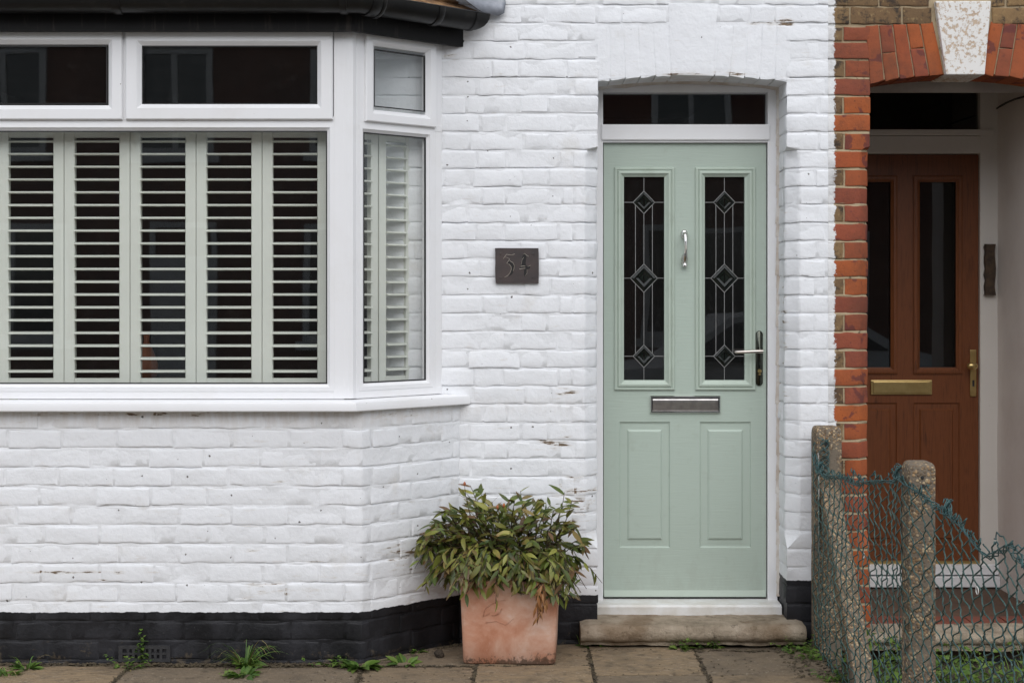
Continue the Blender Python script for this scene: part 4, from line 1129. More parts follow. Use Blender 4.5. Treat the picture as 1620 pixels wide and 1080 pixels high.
# porch: right wall, ceiling, floor, door
PWX = X(1576, PY)
mb = MB(); ys = lin(.23, PY + .06, .08); zs_ = lin(-.05, 2.9, .1); V = []
for z in zs_:
    for y in ys: V.append((PWX - .004*nz(y*4, z*4, 2), y, z))
mb.add(V, [(j*len(ys)+i, j*len(ys)+i+1, (j+1)*len(ys)+i+1, (j+1)*len(ys)+i) for j in range(len(zs_)-1) for i in range(len(ys)-1)])
mb.box((NX1, .009, -.05), (NX1 + .3, .235, 2.40)); mb.build('porch_side_wall', M['porch_paint'], neigh, auto=50)
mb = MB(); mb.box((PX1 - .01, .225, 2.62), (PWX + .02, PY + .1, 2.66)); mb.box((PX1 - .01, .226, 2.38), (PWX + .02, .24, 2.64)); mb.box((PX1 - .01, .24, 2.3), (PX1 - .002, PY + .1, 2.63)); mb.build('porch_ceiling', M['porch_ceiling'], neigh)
nd0, nd1 = X(1548, PY) - .718, X(1548, PY); nz0, nz1 = Z(888, PY), Z(245, PY)
mb = MB(); NF = PY - .02
mb.box((nd1 + .002, NF, .02), (PWX + .004, NF + .08, 2.62), .003); mb.box((PX1 - .02, NF + .001, .02), (nd0 - .002, NF + .08, 2.62), .003)
mb.box((nd0 - .01, NF + .002, nz1 + .004), (nd1 + .01, NF + .08, Z(215, NF)), .004); mb.box((nd0 - .02, NF - .008, Z(215, NF) + .002), (PWX - .02, NF + .08, Z(205, NF)), .004)
nfr = mb.build('door_frame', M['grubby_upvc'], neigh)
mb = MB(); mb.box((nd0 - .02, NF + .04, Z(206, NF)), (nd1 + .04, NF + .06, 2.6)); mb.build('fanlight', M['door_glass'], nfr)
mb = MB(); mb.box((nd0 - .05, NF - .03, Z(907, NF)), (PWX - .002, NF + .08, nz0 - .008), .004); mb.box((nd0 - .05, NF - .05, .068), (PWX - .002, NF + .08, Z(909, NF)), .004); mb.build('threshold', M['upvc'], nfr)
mb = MB(); mb.box((nd0, PY - .012, nz0 - .009), (nd1, PY + .03, nz0 + .006)); mb.build('threshold_strip', M['brass'], nfr)
def RX(a, b, c, d): return (X(a, PY), Z(d, PY), X(b, PY), Z(c, PY))
ng = [RX(1455, 1512, 288, 581)]; sh = (nd0 + nd1) - (ng[0][0] + ng[0][2]); ng.append((ng[0][0] + sh, ng[0][1], ng[0][2] + sh, ng[0][3]))
npn = [RX(1445, 1518, 637, 862)]; sh2 = (nd0 + nd1) - (npn[0][0] + npn[0][2]); npn.append((npn[0][0] + sh2, npn[0][1], npn[0][2] + sh2, npn[0][3]))
ndoor = panelled(MB(), nd0, nz0, nd1, nz1, ng + npn, PY, PY + .044).build('door', M['oak_door'], neigh)
ndoor['label'] = 'brown wood grain front door inside the porch'
for gl in ng:
    mb = MB(); mb.ring((gl[0] - .032, gl[1] - .032, gl[2] + .032, gl[3] + .032), [(-.001, -.002), (0, .007), (.008, .010), (.018, .010), (.027, .003), (.032, 0), (.032, -.02)], ff(PY)); mb.build('glazing_frame', M['oak_door'], ndoor)
    mb = MB(); mb.box((gl[0] - .003, PY + .012, gl[1] - .003), (gl[2] + .003, PY + .03, gl[3] + .003)); mb.build('pane', M['door_glass'], ndoor)
for pr in npn:
    mb = MB(); mb.ring(pr, [(0, 0), (.004, -.006), (.008, -.007), (.030, -.006), (.037, .001), (.04, .001)], ff(PY)); i_ = .04
    mb.add([(pr[0]+i_, PY - .001, pr[1]+i_), (pr[2]-i_, PY - .001, pr[1]+i_), (pr[2]-i_, PY - .001, pr[3]-i_), (pr[0]+i_, PY - .001, pr[3]-i_)], [(0, 1, 2, 3)]); mb.build('raised_panel', M['oak_door'], ndoor)
mb = MB(); r_ = RX(1377, 1474, 601, 624); mb.box((r_[0], PY - .009, r_[1]), (r_[2], PY, r_[3]), .003); lpn = mb.build('letter_plate', M['brass'], ndoor)
mb = MB(); mb.box((r_[0] + .012, PY - .013, r_[1] + .008), (r_[2] - .012, PY - .008, r_[3] - .008), .002); mb.build('letter_flap', M['brass'], ndoor)
r_ = RX(1534, 1544, 553, 627); mb = MB(); mb.box((r_[0], PY - .009, r_[1]), (r_[2], PY, r_[3]), .004); mb.build('handle_plate', M['brass'], ndoor)
kx = (r_[0] + r_[2])/2; kz = Z(578, PY)
mb = MB(); mb.tube([(kx, PY - .008, kz), (kx, PY - .045, kz)], .009, 10)
V = []; K = 16
for q, t in ((.05, -1), (.6, -.8), (.9, -.45), (1, 0), (.9, .45), (.6, .8), (.05, 1)):
    for k in range(K): V.append((kx - .018 + .028*t, PY - .052 - .016*q*math.cos(2*math.pi*k/K), kz + .019*q*math.sin(2*math.pi*k/K)))
mb.add(V, [(i*K+k, i*K+(k+1) % K, (i+1)*K+(k+1) % K, (i+1)*K+k) for i in range(6) for k in range(K)]); mb.build('knob', M['brass'], ndoor, auto=60)
mb = MB(); mb.box((kx - .005, PY - .0105, Z(611, PY)), (kx + .005, PY - .008, Z(601, PY)), .001); mb.build('keyhole', M['gasket'], ndoor)
mb = MB(); mb.box((nd0 - .1, PY + .08, 0), (PWX + .3, 3.5, 2.66)); mb.f = [q for k_, q in enumerate(mb.f) if k_ != 2]; mb.build('hall', M['dark_room'], neigh)
# porch floor with tiles and stone step
mb = MB(); mb.box((PX1 - .04, -.02, -.06), (PWX + .01, PY, .060)); pf = mb.build('porch_floor', M['porch_concrete'], neigh)
tx = PX1 - .0
while tx < PWX - .02:
    mb = MB(); mb.box((tx, .07, .058), (min(tx + .15, PWX), .22, .067 + rnd.uniform(0, .002)), .003); mb.build('tile', M['quarry_tile'], pf); tx += .155
stone_step(PX1 - .16, NX1 + .12, -.14, .065, .064, -.005, .022, 'doorstep', M['step_stone'], neigh, sd=4)
# cable tacked across the porch corner
mb = MB(); mb.tube([W(1577, 172, .86), W(1581, 169, .8), W(1592, 163, .6), W(1606, 157, .42), W(1632, 150, .24)], .0045, 6); mb.build('cable', M['gasket'], neigh, smooth=True)
# bark-edged wooden name board on the porch wall
nbp = thing('wooden_plaque', 'rough bark-edged wooden plaque on the porch wall beside the brown door', 'plaque', W(1567, 470, PY - .06))
mb = MB(); pts = []
for i in range(15):
    z = 425 + 44*math.cos(math.pi*i/14); pts.append((1561 - 2.5*abs(math.sin(i*1.3)) , z))
for i in range(15):
    z = 425 - 44*math.cos(math.pi*i/14); pts.append((1575 + 1.0*math.sin(i*1.1), z))
pts = [W(a, max(386, min(467, b)), PY - .05).xz for a, b in pts]
mb.prism([(p[0], p[1]) for p in pts], PY - .048, PY - .021); nb_o = mb.build('board', M['rough_wood'], nbp)

# ------------------------------------------------------------------ ground
def sheetbox(name, a, b, mat, kind='structure'):
    mb = MB(); mb.box(a, b); return tag(mb.build(name, mat, None), kind=kind)
sheetbox('ground', (-150, -160, -.30), (150, 160, -.20), M['asphalt'])
sheetbox('road', (-60, -9.6, -.21), (60, -4.4, -.12), M['asphalt'])
sheetbox('pavement', (-60, -4.3, -.22), (60, -2.9, -.004), M['kerb_stone'])
sheetbox('kerb', (-60, -4.42, -.22), (60, -4.302, .0), M['kerb_stone'])
sheetbox('far_pavement', (-60, -15.9, -.22), (60, -9.7, .0), M['kerb_stone'])
fc = sheetbox('forecourt', (-4.2, -2.9, -.20), (1.30, .16, -.007), M['moss_dirt'])
def flag(x0, x1, y0, y1, top=0.002):
    # riven paving slab with wavering edges
    nx, ny = max(2, int((x1-x0)/.06)), max(2, int((y1-y0)/.06)); V = []; s_ = rnd.uniform(0, 40)
    tx, ty = rnd.gauss(0, .003), rnd.gauss(0, .003)
    for j in range(ny+1):
        for i in range(nx+1):
            x = x0 + (x1-x0)*i/nx; y = y0 + (y1-y0)*j/ny
            ed = i in (0, nx) or j in (0, ny)
            z = top + .0035*nz(x*6+s_, y*6, 1) + .0018*nz(x*22, y*22+s_, 2) + tx*(x-x0) + ty*(y-y0) - (.004 if ed else 0)
            xx = x + (.004*nz(y*9, s_, i) if i in (0, nx) else 0); yy = y + (.004*nz(x*9, s_, j) if j in (0, ny) else 0)
            V.append((xx, yy, z))
    Fq = [(j*(nx+1)+i, j*(nx+1)+i+1, (j+1)*(nx+1)+i+1, (j+1)*(nx+1)+i) for j in range(ny) for i in range(nx)]
    w = nx+1; bd = list(range(w)) + [j*w+nx for j in range(1, ny+1)] + [ny*w+i for i in range(nx-1, -1, -1)] + [j*w for j in range(ny-1, 0, -1)]
    b0 = len(V); V += [(V[k][0], V[k][1], -.05) for k in bd]; m = len(bd)
    Fq += [(bd[k], b0+k, b0+(k+1) % m, bd[(k+1) % m]) for k in range(m)]
    mb = MB(); mb.add(V, Fq); return mb.build('paving_slab', M['paving_stone'], fc, auto=40)
yj = GY(1053)
gx = lambda px, py: (px - 810) * (CAM_D + GY(py)) / F_PX
j_in = [gx(592, 1040), gx(935, 1040), 1.29]                     # joints beside the wall
jt = .006
flag(-.68, gx(752, 1053), yj + jt, -.03); flag(gx(752, 1053) + 2*jt, gx(933, 1045), yj + jt, -.02)
flag(gx(933, 1045) + 2*jt, gx(1108, 1050), yj - .13, -.06, .002); flag(gx(1108, 1050) + 2*jt, 1.27, yj - .13, -.05, -.002)
cuts = [-4.2, -3.3, -2.62, gx(198, 1060), gx(572, 1060), gx(752, 1056), gx(937, 1060)]
for a, b in zip(cuts, cuts[1:]): flag(a + jt, b - jt, yj - .62, yj - jt if b > gx(590, 1060) else BY - .05 + rnd.uniform(-.006, .008))
for a, b in zip([gx(937, 1060), gx(1120, 1070)], [gx(1120, 1070), 1.27]): flag(a + jt, b - jt, yj - .74, yj - .13 - 2*jt)
for r_ in range(3):
    x = -4.2 + (r_ % 2)*.3
    while x < 1.2: flag(x, min(x + .6 - jt, 1.27), yj - .62 - .14 - .62*(r_+1) + .0, yj - .62 - .14 - .62*r_ - jt); x += .6
sheetbox('garden', (1.30, -2.9, -.22), (4.6, -.02, -.075), M['soil'])

# crumbs of mortar, grit and moss along the foot of the wall
mb = MB()
def crumb(x, y, z, r):
    V = []; 
    for k in range(6):
        a = [(1,0,0),(-1,0,0),(0,1,0),(0,-1,0),(0,0,1),(0,0,-1)][k]; q = r*rnd.uniform(.5, 1.3); V.append((x + a[0]*q*1.3, y + a[1]*q, z + a[2]*q*.6))
    mb.add(V, [(0,2,4),(2,1,4),(1,3,4),(3,0,4),(2,0,5),(1,2,5),(3,1,5),(0,3,5)])
for i in range(4200):
    q = rnd.random()
    if q < .6: x = rnd.uniform(-2.3, BX); y = BY - .008 - abs(rnd.gauss(0, .02))
    elif q < .75: t = rnd.random(); x = BX + (.386)*t + .012; y = BY + .36*t - .015 - abs(rnd.gauss(0, .03))
    elif q < .9: x = rnd.uniform(.29, 1.26); y = -.135 - abs(rnd.gauss(0, .014))
    else: x = rnd.uniform(1.1, 1.3); y = rnd.uniform(-.6, -.1)
    crumb(x, y, rnd.uniform(-.012, .004), abs(rnd.gauss(.004, .003)) + .001)
for i in range(420):
    x, y = rnd.uniform(-2.2, 1.27), rnd.uniform(-.68, -.2)
    if x < BX + .36 and y > BY - .02: continue
    crumb(x, y, .001, abs(rnd.gauss(.002, .0015)) + .0008)
for xj in (gx(198, 1060), gx(572, 1060), gx(752, 1056), gx(935, 1050), gx(1112, 1055)):      # dirt in the joints
    for i in range(170): crumb(xj + rnd.gauss(0, .006), rnd.uniform(-.72, -.2 if xj > .2 else -.42), rnd.uniform(-.004, .003), abs(rnd.gauss(.003, .002)) + .001)
for i in range(420): crumb(rnd.uniform(gx(592, 1050), gx(935, 1050)), yj + rnd.gauss(0, .006), rnd.uniform(-.004, .003), abs(rnd.gauss(.003, .002)) + .001)
tag(mb.build('grit', M['moss_dirt'], None), 'loose dirt and grit along the foot of the white house wall', 'dirt', kind='stuff')
mb = MB(); c = Vector((gx(695, 1040), GY(1040), .018)); bmx = bmesh.new(); bmesh.ops.create_icosphere(bmx, subdivisions=2, radius=.02)
for v in bmx.verts: v.co = Vector((v.co.x*1.1, v.co.y, v.co.z*.9)) * (1 + .35*nz(v.co.x*60, v.co.y*60, v.co.z*60))
bmx.verts.index_update(); mb.add([v.co + c for v in bmx.verts], [tuple(v.index for v in q.verts) for q in bmx.faces]); bmx.free()
tag(mb.build('pebble', M['soil'], None, smooth=True), 'small dark lump lying on the paving left of the terracotta pot', 'stone')

# ------------------------------------------------------------------ fence: concrete posts, strut and green wire netting
fence = thing('chain_link_fence', 'sagging green chain link fence on pebbly concrete posts between the two houses', 'fence', (1.31, -1.2, -.02))
def cpost(x0, x1, y0, y1, z0, z1, name='post', notch=False, lean=(0, 0)):
    bm = bmesh.new(); bmesh.ops.create_cube(bm, size=1)
    for v in bm.verts: v.co = Vector(((x0+x1)/2 + v.co.x*(x1-x0), (y0+y1)/2 + v.co.y*(y1-y0), (z0+z1)/2 + v.co.z*(z1-z0)))
    te = [e for e in bm.edges if all(v.co.z > z1 - .001 for v in e.verts)]
    bmesh.ops.bevel(bm, geom=te, offset=.022, segments=3, affect='EDGES', profile=.5)
    bmesh.ops.subdivide_edges(bm, edges=[e for e in bm.edges if abs(e.verts[0].co.z - e.verts[1].co.z) > .3], cuts=24)
    ve = [e for e in bm.edges if abs(e.verts[0].co.z - e.verts[1].co.z) > .01 and e.calc_face_angle(0) > R(60)]
    bmesh.ops.bevel(bm, geom=ve, offset=.007, segments=2, affect='EDGES', profile=.5)
    for v in bm.verts:
        p = v.co; n_ = Vector((nz(p.x*30, p.y*30, p.z*30), nz(p.y*30+9, p.z*30, p.x*30), 0)) * .0022
        v.co += n_ + Vector((lean[0]*(p.z - z0), lean[1]*(p.z - z0), 0))
    mb = MB(); bm.verts.index_update(); mb.add([v.co for v in bm.verts], [tuple(v.index for v in q.verts) for q in bm.faces]); bm.free()
    return mb.build(name, M['aggregate_concrete'], fence, auto=40)
P1 = cpost(1.268, 1.375, -.165, -.055, -.15, Z(675, -.16))
YP2 = -1.72
P2 = cpost(X(1437.5, YP2), X(1481, YP2), YP2, YP2 + .09, -.15, Z(731, YP2))
# notch hole near the top of the wall post
for o_, pts in ((P1, [(1308, 703, .008), (1305, 800, .003)]), (P2, [(1459, 755, .006), (1460, 768, .006)])):
    for a, b, r_ in pts:
        c = W(a, b, -.168 if o_ is P1 else YP2 - .003); mb = MB(); mb.lathe([(r_, 0), (r_*.8, .002), (r_*.2, .0022)], (c.x, c.y, c.z), 10, 'y'); mb.build('bolt_hole', M['gasket'], o_)
# raking strut
s0 = Vector((1.325, -.15, .655)); s1 = Vector((1.318, -.92, -.10)); d = (s1 - s0).normalized(); wv = Vector((1, 0, 0)); nn = d.cross(wv).normalized()
mb = MB(); V = []; Ns = 30
for i in range(Ns + 1):
    c = s0.lerp(s1, i/Ns)
    for a, b in ((-.036, -.04), (-.040, -.034), (-.040, .034), (-.036, .04), (.036, .04), (.040, .034), (.040, -.034), (.036, -.04)):
        p = c + wv*a + nn*b; V.append(p + Vector((nz(p.x*40, p.y*40, p.z*40), 0, nz(p.x*40, p.y*40+5, p.z*40)))*.003)
mb.add(V, [(i*8+k, i*8+(k+1) % 8, (i+1)*8+(k+1) % 8, (i+1)*8+k) for i in range(Ns) for k in range(8)] + [tuple(range(8)), tuple(Ns*8+k for k in range(7, -1, -1))])
mb.build('strut', M['aggregate_concrete'], fence, auto=40)
# netting: zigzag wires that hook into each other, slack and pulled about
def net_top(y):
    # height of the torn top edge along the fence
    pts = [(-.14, .86), (-.22, .80), (-.34, .765), (-.6, .79), (-.95, .81), (-1.25, .855), (-1.5, .885), (-1.62, .915), (-1.75, .90), (-1.95, .87), (-2.2, .86), (-2.45, .80), (-2.6, .86), (-2.85, .82), (-3.4, .82)]
    for (a, za), (b, zb_) in zip(pts, pts[1:]):
        if b <= y <= a: return za + (zb_ - za) * (y - a) / (b - a)
    return .82
def net_x(y, z):
    b = 1.262 + .018*nz(y*2.1, z*2.3, 1) + .010*nz(y*6, z*6, 4)
    b -= .02 * math.exp(-((y + 1.72)/.12)**2)
    return b
pw = .045; mb = MB(); mbw = MB(); ny = int(3.2 / pw)
half = .0335
for i in range(ny):
    yc = -.15 - i*pw; zt_ = net_top(yc) + rnd.uniform(-.012, .012); zb_ = -.06
    pts = []; n_seg = int((zt_ - zb_) / half); ph = i % 2
    for k in range(n_seg + 1):
        for sub in range(3):
            q = (k + sub/3)
            tri = abs(((q + ph) % 2) - 1) * 2 - 1
            tri = math.sin(tri * math.pi / 2) * .55 + tri * .45
            z = zb_ + q*half
            y = yc + tri*pw*.56
            y += .022*nz(yc*1.1, z*1.8, 7) + .006*nz(yc*5, z*5, 17); zq = z + .018*nz(yc*1.5, z*1.6, 12) - .03*(z/.9)*math.sin((yc+.15)*1.9)**2*0
            pts.append((net_x(y, z) + .0045*math.cos(q*math.pi) * (1 if ph else 1) + .002*math.sin(q*9), y, zq))
    mb.tube(pts, .0023, 5, caps=True)
    # twisted ends at the top edge
    p = Vector(pts[-1]); cur = [p]
    for k in range(5):
        p = p + Vector((rnd.uniform(-.005, .004), rnd.uniform(-.016, .016), rnd.uniform(-.012, .008))); cur.append(p)
    mbw.tube(cur, .0021, 5)
mb.build('wire_netting', M['pvc_wire'], fence, smooth=True)
# bunched selvedge along the top and the line wire
for rep in range(4):
    pts = []
    for k in range(150):
        y = -.16 - 3.1*k/149; pts.append((net_x(y, .8) + .008*math.sin(k*1.1 + rep*2), y, net_top(y) + .006*math.sin(k*.9 + rep*1.7) - .012 + .010*nz(y*12, rep, 3)))
    mbw.tube(pts, .0018, 5)
for yk in (-1.58, -2.08, -.30):     # knots where it is tied
    c = Vector((net_x(yk, .85), yk, net_top(yk)))
    for r_ in range(5):
        pts = [c + Vector((.012*math.cos(k*.9 + r_)*rnd.uniform(.6, 1.2), .018*math.sin(k*.8 + r_*2), .022*math.cos(k*.7 + r_) + .008)) for k in range(10)]
        mbw.tube(pts, .002, 5)
# end of the netting gathered on the wall post
for r_ in range(5):
    pts = [Vector((1.272 + .05*abs(math.sin(k*.8 + r_*1.3)), -.172 - .008*math.cos(k + r_), .895 - k*.017 - .003*r_)) for k in range(10)]
    mbw.tube(pts, .0019, 5)
mbw.build('tie_wire', M['worn_pvc_wire'], fence, smooth=True)
mb = MB(); mb.tube([(1.275, -.172, .83), (1.278, -.175, .4), (1.276, -.172, -.05)], .004, 6); mb.build('stretcher_bar', M['galvanised'], fence, smooth=True)
for a, b, y in ((1548, 936, -2.15), (1368, 880, -.6)):
    c = W(a, b, y); mb = MB(); mb.tube([c + Vector((-.004, .012*math.cos(k*.7), .013*math.sin(k*.7) + .002*k*.5)) for k in range(12)], .0016, 5); mb.build('white_tie', M['far_white'], fence, smooth=True)

# ------------------------------------------------------------------ terracotta pot and its shrub
PC = Vector((X(809, -.375) , -.195, 0)); PA = R(-3.0)
pot_w0, pot_w1, pot_h = .186, .197, .335
pot = thing('planter', 'square terracotta planter with pale bloom standing by the white wall', 'planter', (PC.x, PC.y, 0))
mb = MB()
def sq(w, z, r, cx=PC.x, cy=PC.y, bow=0.0):
    V = []; K = 5
    for c in range(4):
        for k in range(K):
            a = math.pi/2*c + math.pi/2*k/(K-1)
            sx_, sy_ = (1, 1) if c == 0 else (-1, 1) if c == 1 else (-1, -1) if c == 2 else (1, -1)
            x = sx_*(w - r) + r*math.cos(a); y = sy_*(w - r) + r*math.sin(a)
            V.append((cx + x*math.cos(PA) - y*math.sin(PA), cy + x*math.sin(PA) + y*math.cos(PA), z))
    return V
lv = [(pot_w0 - .006, .0, .016), (pot_w0, .006, .018), (pot_w0 + .004, .12, .018), (pot_w1 - .002, .25, .018), (pot_w1, pot_h - .006, .018), (pot_w1 - .004, pot_h, .016), (pot_w1 - .024, pot_h, .012), (pot_w1 - .028, pot_h - .006, .012), (pot_w1 - .03, pot_h - .06, .012)]
V = []
for w, z, r_ in lv: V += sq(w, z, r_)
n = 20; mb.add(V, [(i*n+k, i*n+(k+1) % n, (i+1)*n+(k+1) % n, (i+1)*n+k) for i in range(len(lv)-1) for k in range(n)] + [tuple(range(n-1, -1, -1))])
mb.build('pot', M['terracotta'], pot, auto=50)
mb = MB(); V = sq(pot_w1 - .029, pot_h - .05, .012); mb.add(V, [tuple(range(n))]); mb.build('compost', M['potting_soil'], pot)
# faint swirl scratched into the pot's face
mb = MB(); fy = lambda z: PC.y - (pot_w0 + .004 + (z - .12)/.13*.007) - .0012
for pts in ([(775, 970), (764, 975), (768, 962), (785, 950), (800, 948)], [(778, 973), (788, 972), (794, 962), (790, 968), (782, 974)], [(768, 985), (785, 982), (800, 988), (812, 978)]):
    mb.tube([(X(a, fy(.2)), fy(Z(b, fy(.2))) - (X(a, fy(.2)) - PC.x)*math.sin(-PA)*0 + (X(a, fy(.2)) - PC.x)*math.sin(PA), Z(b, fy(.2))) for a, b in pts], .0013, 5)
mb.build('scratched_mark', M['terracotta'], pot, smooth=True)

shrub = thing('shrub', 'leafy shrub with drooping green and bronze leaves in the terracotta planter', 'shrub', (PC.x, PC.y, pot_h - .05))
def leaf_geo(L, w, fold, curl, nseg=5):
    V = []
    for i in range(nseg + 1):
        t = i / nseg; ww = w * (math.sin(math.pi * min(1, t*.93 + .05)) ** .8) * (1.12 - .45*t); ww = max(ww, .0006)
        z = -curl * L * t * t; V += [(t*L, -ww, z + fold*ww), (t*L, 0, z), (t*L, ww, z + fold*ww)]
    Fq = []
    for i in range(nseg):
        a = i*3; Fq += [(a, a+1, a+4, a+3), (a+1, a+2, a+5, a+4)]
    return V, Fq
LEAF_COLS = [(.11, .15, .026), (.17, .195, .036), (.25, .26, .06), (.065, .10, .022), (.31, .295, .085), (.10, .14, .035), (.24, .19, .07), (.17, .10, .045), (.045, .078, .020)]
TIP = [(.20, .08, .035), (.24, .11, .05), (.17, .05, .035)]
def leaf_color(V, base, tipc, tipw):
    L = max(v[0] for v in V); out = []
    for v in V:
        t = v[0]/L; q = max(0, (t - .35)/.65)*tipw; e = .12 if abs(v[1]) > 1e-4 else 0
        out.append(tuple(base[k]*(1-q) + tipc[k]*q + e*.0 for k in range(3)) + (1,))
    return out
variants = []
for i in range(44):
    L = rnd.uniform(.042, .074); V, Fq = leaf_geo(L, L*rnd.uniform(.15, .20), rnd.uniform(.10, .45), rnd.uniform(-.05, .32))
    b = LEAF_COLS[rnd.choices(range(9), [5, 6, 5, 4, 3, 3, 2, 1.2, 4])[0]]; s_ = rnd.uniform(.8, 1.5); b = (b[0]*s_*1.05, b[1]*s_, b[2]*s_)
    Cc = leaf_color(V, b, rnd.choice(TIP), rnd.choice([0, 0, 0, .25, .5, .8]))
    variants.append((V, Fq, Cc))
brown = []
for i in range(6):
    L = rnd.uniform(.05, .075); V, Fq = leaf_geo(L, L*.13, 1.1, rnd.uniform(.1, .4)); b = rnd.choice([(.40, .18, .065), (.28, .115, .042), (.46, .24, .10)])
    brown.append((V, Fq, leaf_color(V, b, (.20, .08, .03), .5)))
def leaf_mesh(name, V, Fq, Cc, mat):
    me = bpy.data.meshes.new(name); me.from_pydata([tuple(v) for v in V], [], Fq); ca = me.color_attributes.new('Col', 'FLOAT_COLOR', 'POINT')
    for k, c in enumerate(Cc): ca.data[k].color = c
    me.shade_smooth(); me.materials.append(M[mat]); return me
vm = [leaf_mesh('leaf', *v, 'leaf') for v in variants]; bmh = [leaf_mesh('leaf', *v, 'leaf') for v in brown]
placed = []     # (matrix, variant index, brown?)
stems = MB()
def orient(d, up, roll=0.0):
    d = d.normalized(); s_ = up.cross(d)
    if s_.length < 1e-4: s_ = Vector((1, 0, 0))
    s_.normalize(); u = d.cross(s_)
    m = Matrix((d, s_, u)).transposed().to_4x4()
    return m @ Matrix.Rotation(roll, 4, 'X')
rs = random.Random(21)
base = Vector((PC.x, PC.y, pot_h - .06))
def sprig(p0, p1, p2, nleaf, size=1.0, isb=False, lift=0.0):
    # quadratic stem with alternate leaves that hang from it
    P = lambda t: p0*(1-t)**2 + p1*2*t*(1-t) + p2*t*t
    stems.tube([P(k/7) for k in range(8)], [.0032*(1 - .65*k/7) for k in range(8)], 5)
    for k in range(nleaf):
        t = .25 + .75*(k + rs.random()*.6)/nleaf; t = min(t, 1)
        p = P(t); tg = (P(min(1, t+.02)) - P(max(0, t-.02))).normalized()
        sd2 = tg.cross(Vector((0, 0, 1)));  sd2 = sd2.normalized() if sd2.length > .01 else Vector((1, 0, 0))
        d = tg*rs.uniform(.25, .9) + sd2*(1 if k % 2 else -1)*rs.uniform(.35, 1.0) + Vector((rs.gauss(0, .25), rs.gauss(0, .25) - .2, rs.uniform(-.75, .15) + lift))
        up = Vector((rs.gauss(0, .35), rs.gauss(-.45, .35), 1))
        m = Matrix.Translation(p) @ orient(d, up, rs.gauss(0, .35)) @ Matrix.Scale(size*rs.uniform(.72, 1.15), 4)
        placed.append((m, rs.randrange(len(brown) if isb else len(variants)), isb))
prof_top = [(-.42, .49), (-.36, .56), (-.28, .63), (-.2, .71), (-.13, .70), (-.04, .66), (.05, .68), (.13, .69), (.21, .66), (.27, .56), (.31, .48)]
def top_at(x):
    for (a, za), (b, zb_) in zip(prof_top, prof_top[1:]):
        if a <= x <= b: return za + (zb_ - za)*(x - a)/(b - a)
    return .42
for i in range(135):
    x = rs.uniform(-.40, .28); y = rs.uniform(-.44, -.05)
    hgt = top_at(x) * rs.uniform(.86, 1.0) if rs.random() < .42 else rs.uniform(.30, top_at(x)*.92)
    edge = abs((x + .06)/.34)
    y = PC.y + (y - PC.y) * (1 - .5*edge*edge)
    tip = Vector((x, y, hgt - .02)); st = base + Vector((rs.uniform(-.1, .1) + (x + .02)*.25, rs.uniform(-.08, .08), 0))
    mid = (st + tip)/2 + Vector(((x - st.x)*.1, 0, .10 + .12*edge))
    sprig(st, mid, tip, rs.randint(8, 12), 1.0, False, .25 if hgt > .8*top_at(x) else 0.0)
for i in range(56):            # fringe hanging over the front rim
    tx_ = rs.uniform(-.25, .24); tz_ = rs.uniform(.245, .40) if abs(tx_ + .02) > .12 or rs.random() < .55 else rs.uniform(.30, .42)
    tip = Vector((tx_, -.405 - rs.uniform(.0, .10), tz_)); st = base + Vector((tx_*.5, -.06, .03)); mid = Vector(((tx_ + st.x)/2, -.36, tz_ + rs.uniform(.12, .2)))
    sprig(st, mid, tip, rs.randint(7, 9), .92, False, -.25)
for i in range(46):            # drooping skirt in front and at the sides
    a = rs.uniform(-2.9, -.2); rr = rs.uniform(.20, .30)
    c = Vector((PC.x + 1.30*rr*math.cos(a), PC.y + .86*rr*math.sin(a), rs.uniform(.29, .42)))
    if math.cos(a) > .5: c.z -= .04
    st = base + Vector((rs.uniform(-.08, .08), rs.uniform(-.08, .02), .02)); mid = (st + c)/2 + Vector((0, 0, .24))
    sprig(st, mid, c, rs.randint(7, 9))
for (ax, az, by) in ((905, 790, -.2), (893, 778, -.16), (922, 860, -.18), (918, 900, -.2), (925, 870, -.25), (660, 870, -.25), (672, 935, -.28), (665, 850, -.2), (735, 768, -.22), (905, 935, -.3), (892, 945, -.33), (760, 940, -.42)):
    tip = W(ax, az, by); st = base + Vector(((tip.x - base.x)*.4, 0, .05)); mid = (st + tip)/2 + Vector(((tip.x - base.x)*.25, -.02, .13 if az > 800 else .06))
    sprig(st, mid, tip, 9)
for k in range(4):             # one withered sprig hanging over the rim
    tip = W(850 + k*5, 985 - k*8, -.47); st = base + Vector((.10, -.1, .06)); mid = Vector((W(852 + 2*k, 900, -.5).x, -.56, .42)); sprig(st, mid, tip, 11, .72, True, -.7)
stems.build('stems', M['bark'], shrub, smooth=True)
vis = []
for m, vi, isb in placed:
    p = m @ Vector((.03, 0, 0)); vis.append((p.y - .25*abs(p.x + .05) * 0 - (.35 if isb else 0) - .25*p.z, m, vi, isb))
vis.sort(key=lambda q: q[0])
inner = ([], [], [])
for i, (_, m, vi, isb) in enumerate(vis):
    if i < 300:
        o = bpy.data.objects.new('leaf', (bmh if isb else vm)[vi]); COL.objects.link(o); o.parent = shrub
        o.matrix_parent_inverse = Matrix.Translation(-Vector(shrub['_w'])); o.matrix_basis = m
    else:
        V, Fq, Cc = (brown if isb else variants)[vi]; o0 = len(inner[0])
        inner[0].extend([m @ Vector(v) for v in V]); inner[1].extend([tuple(k + o0 for k in q) for q in Fq]); inner[2].extend(Cc)
me = leaf_mesh('foliage', *inner, 'leaf'); tag(link(me, 'foliage', shrub), kind='stuff')
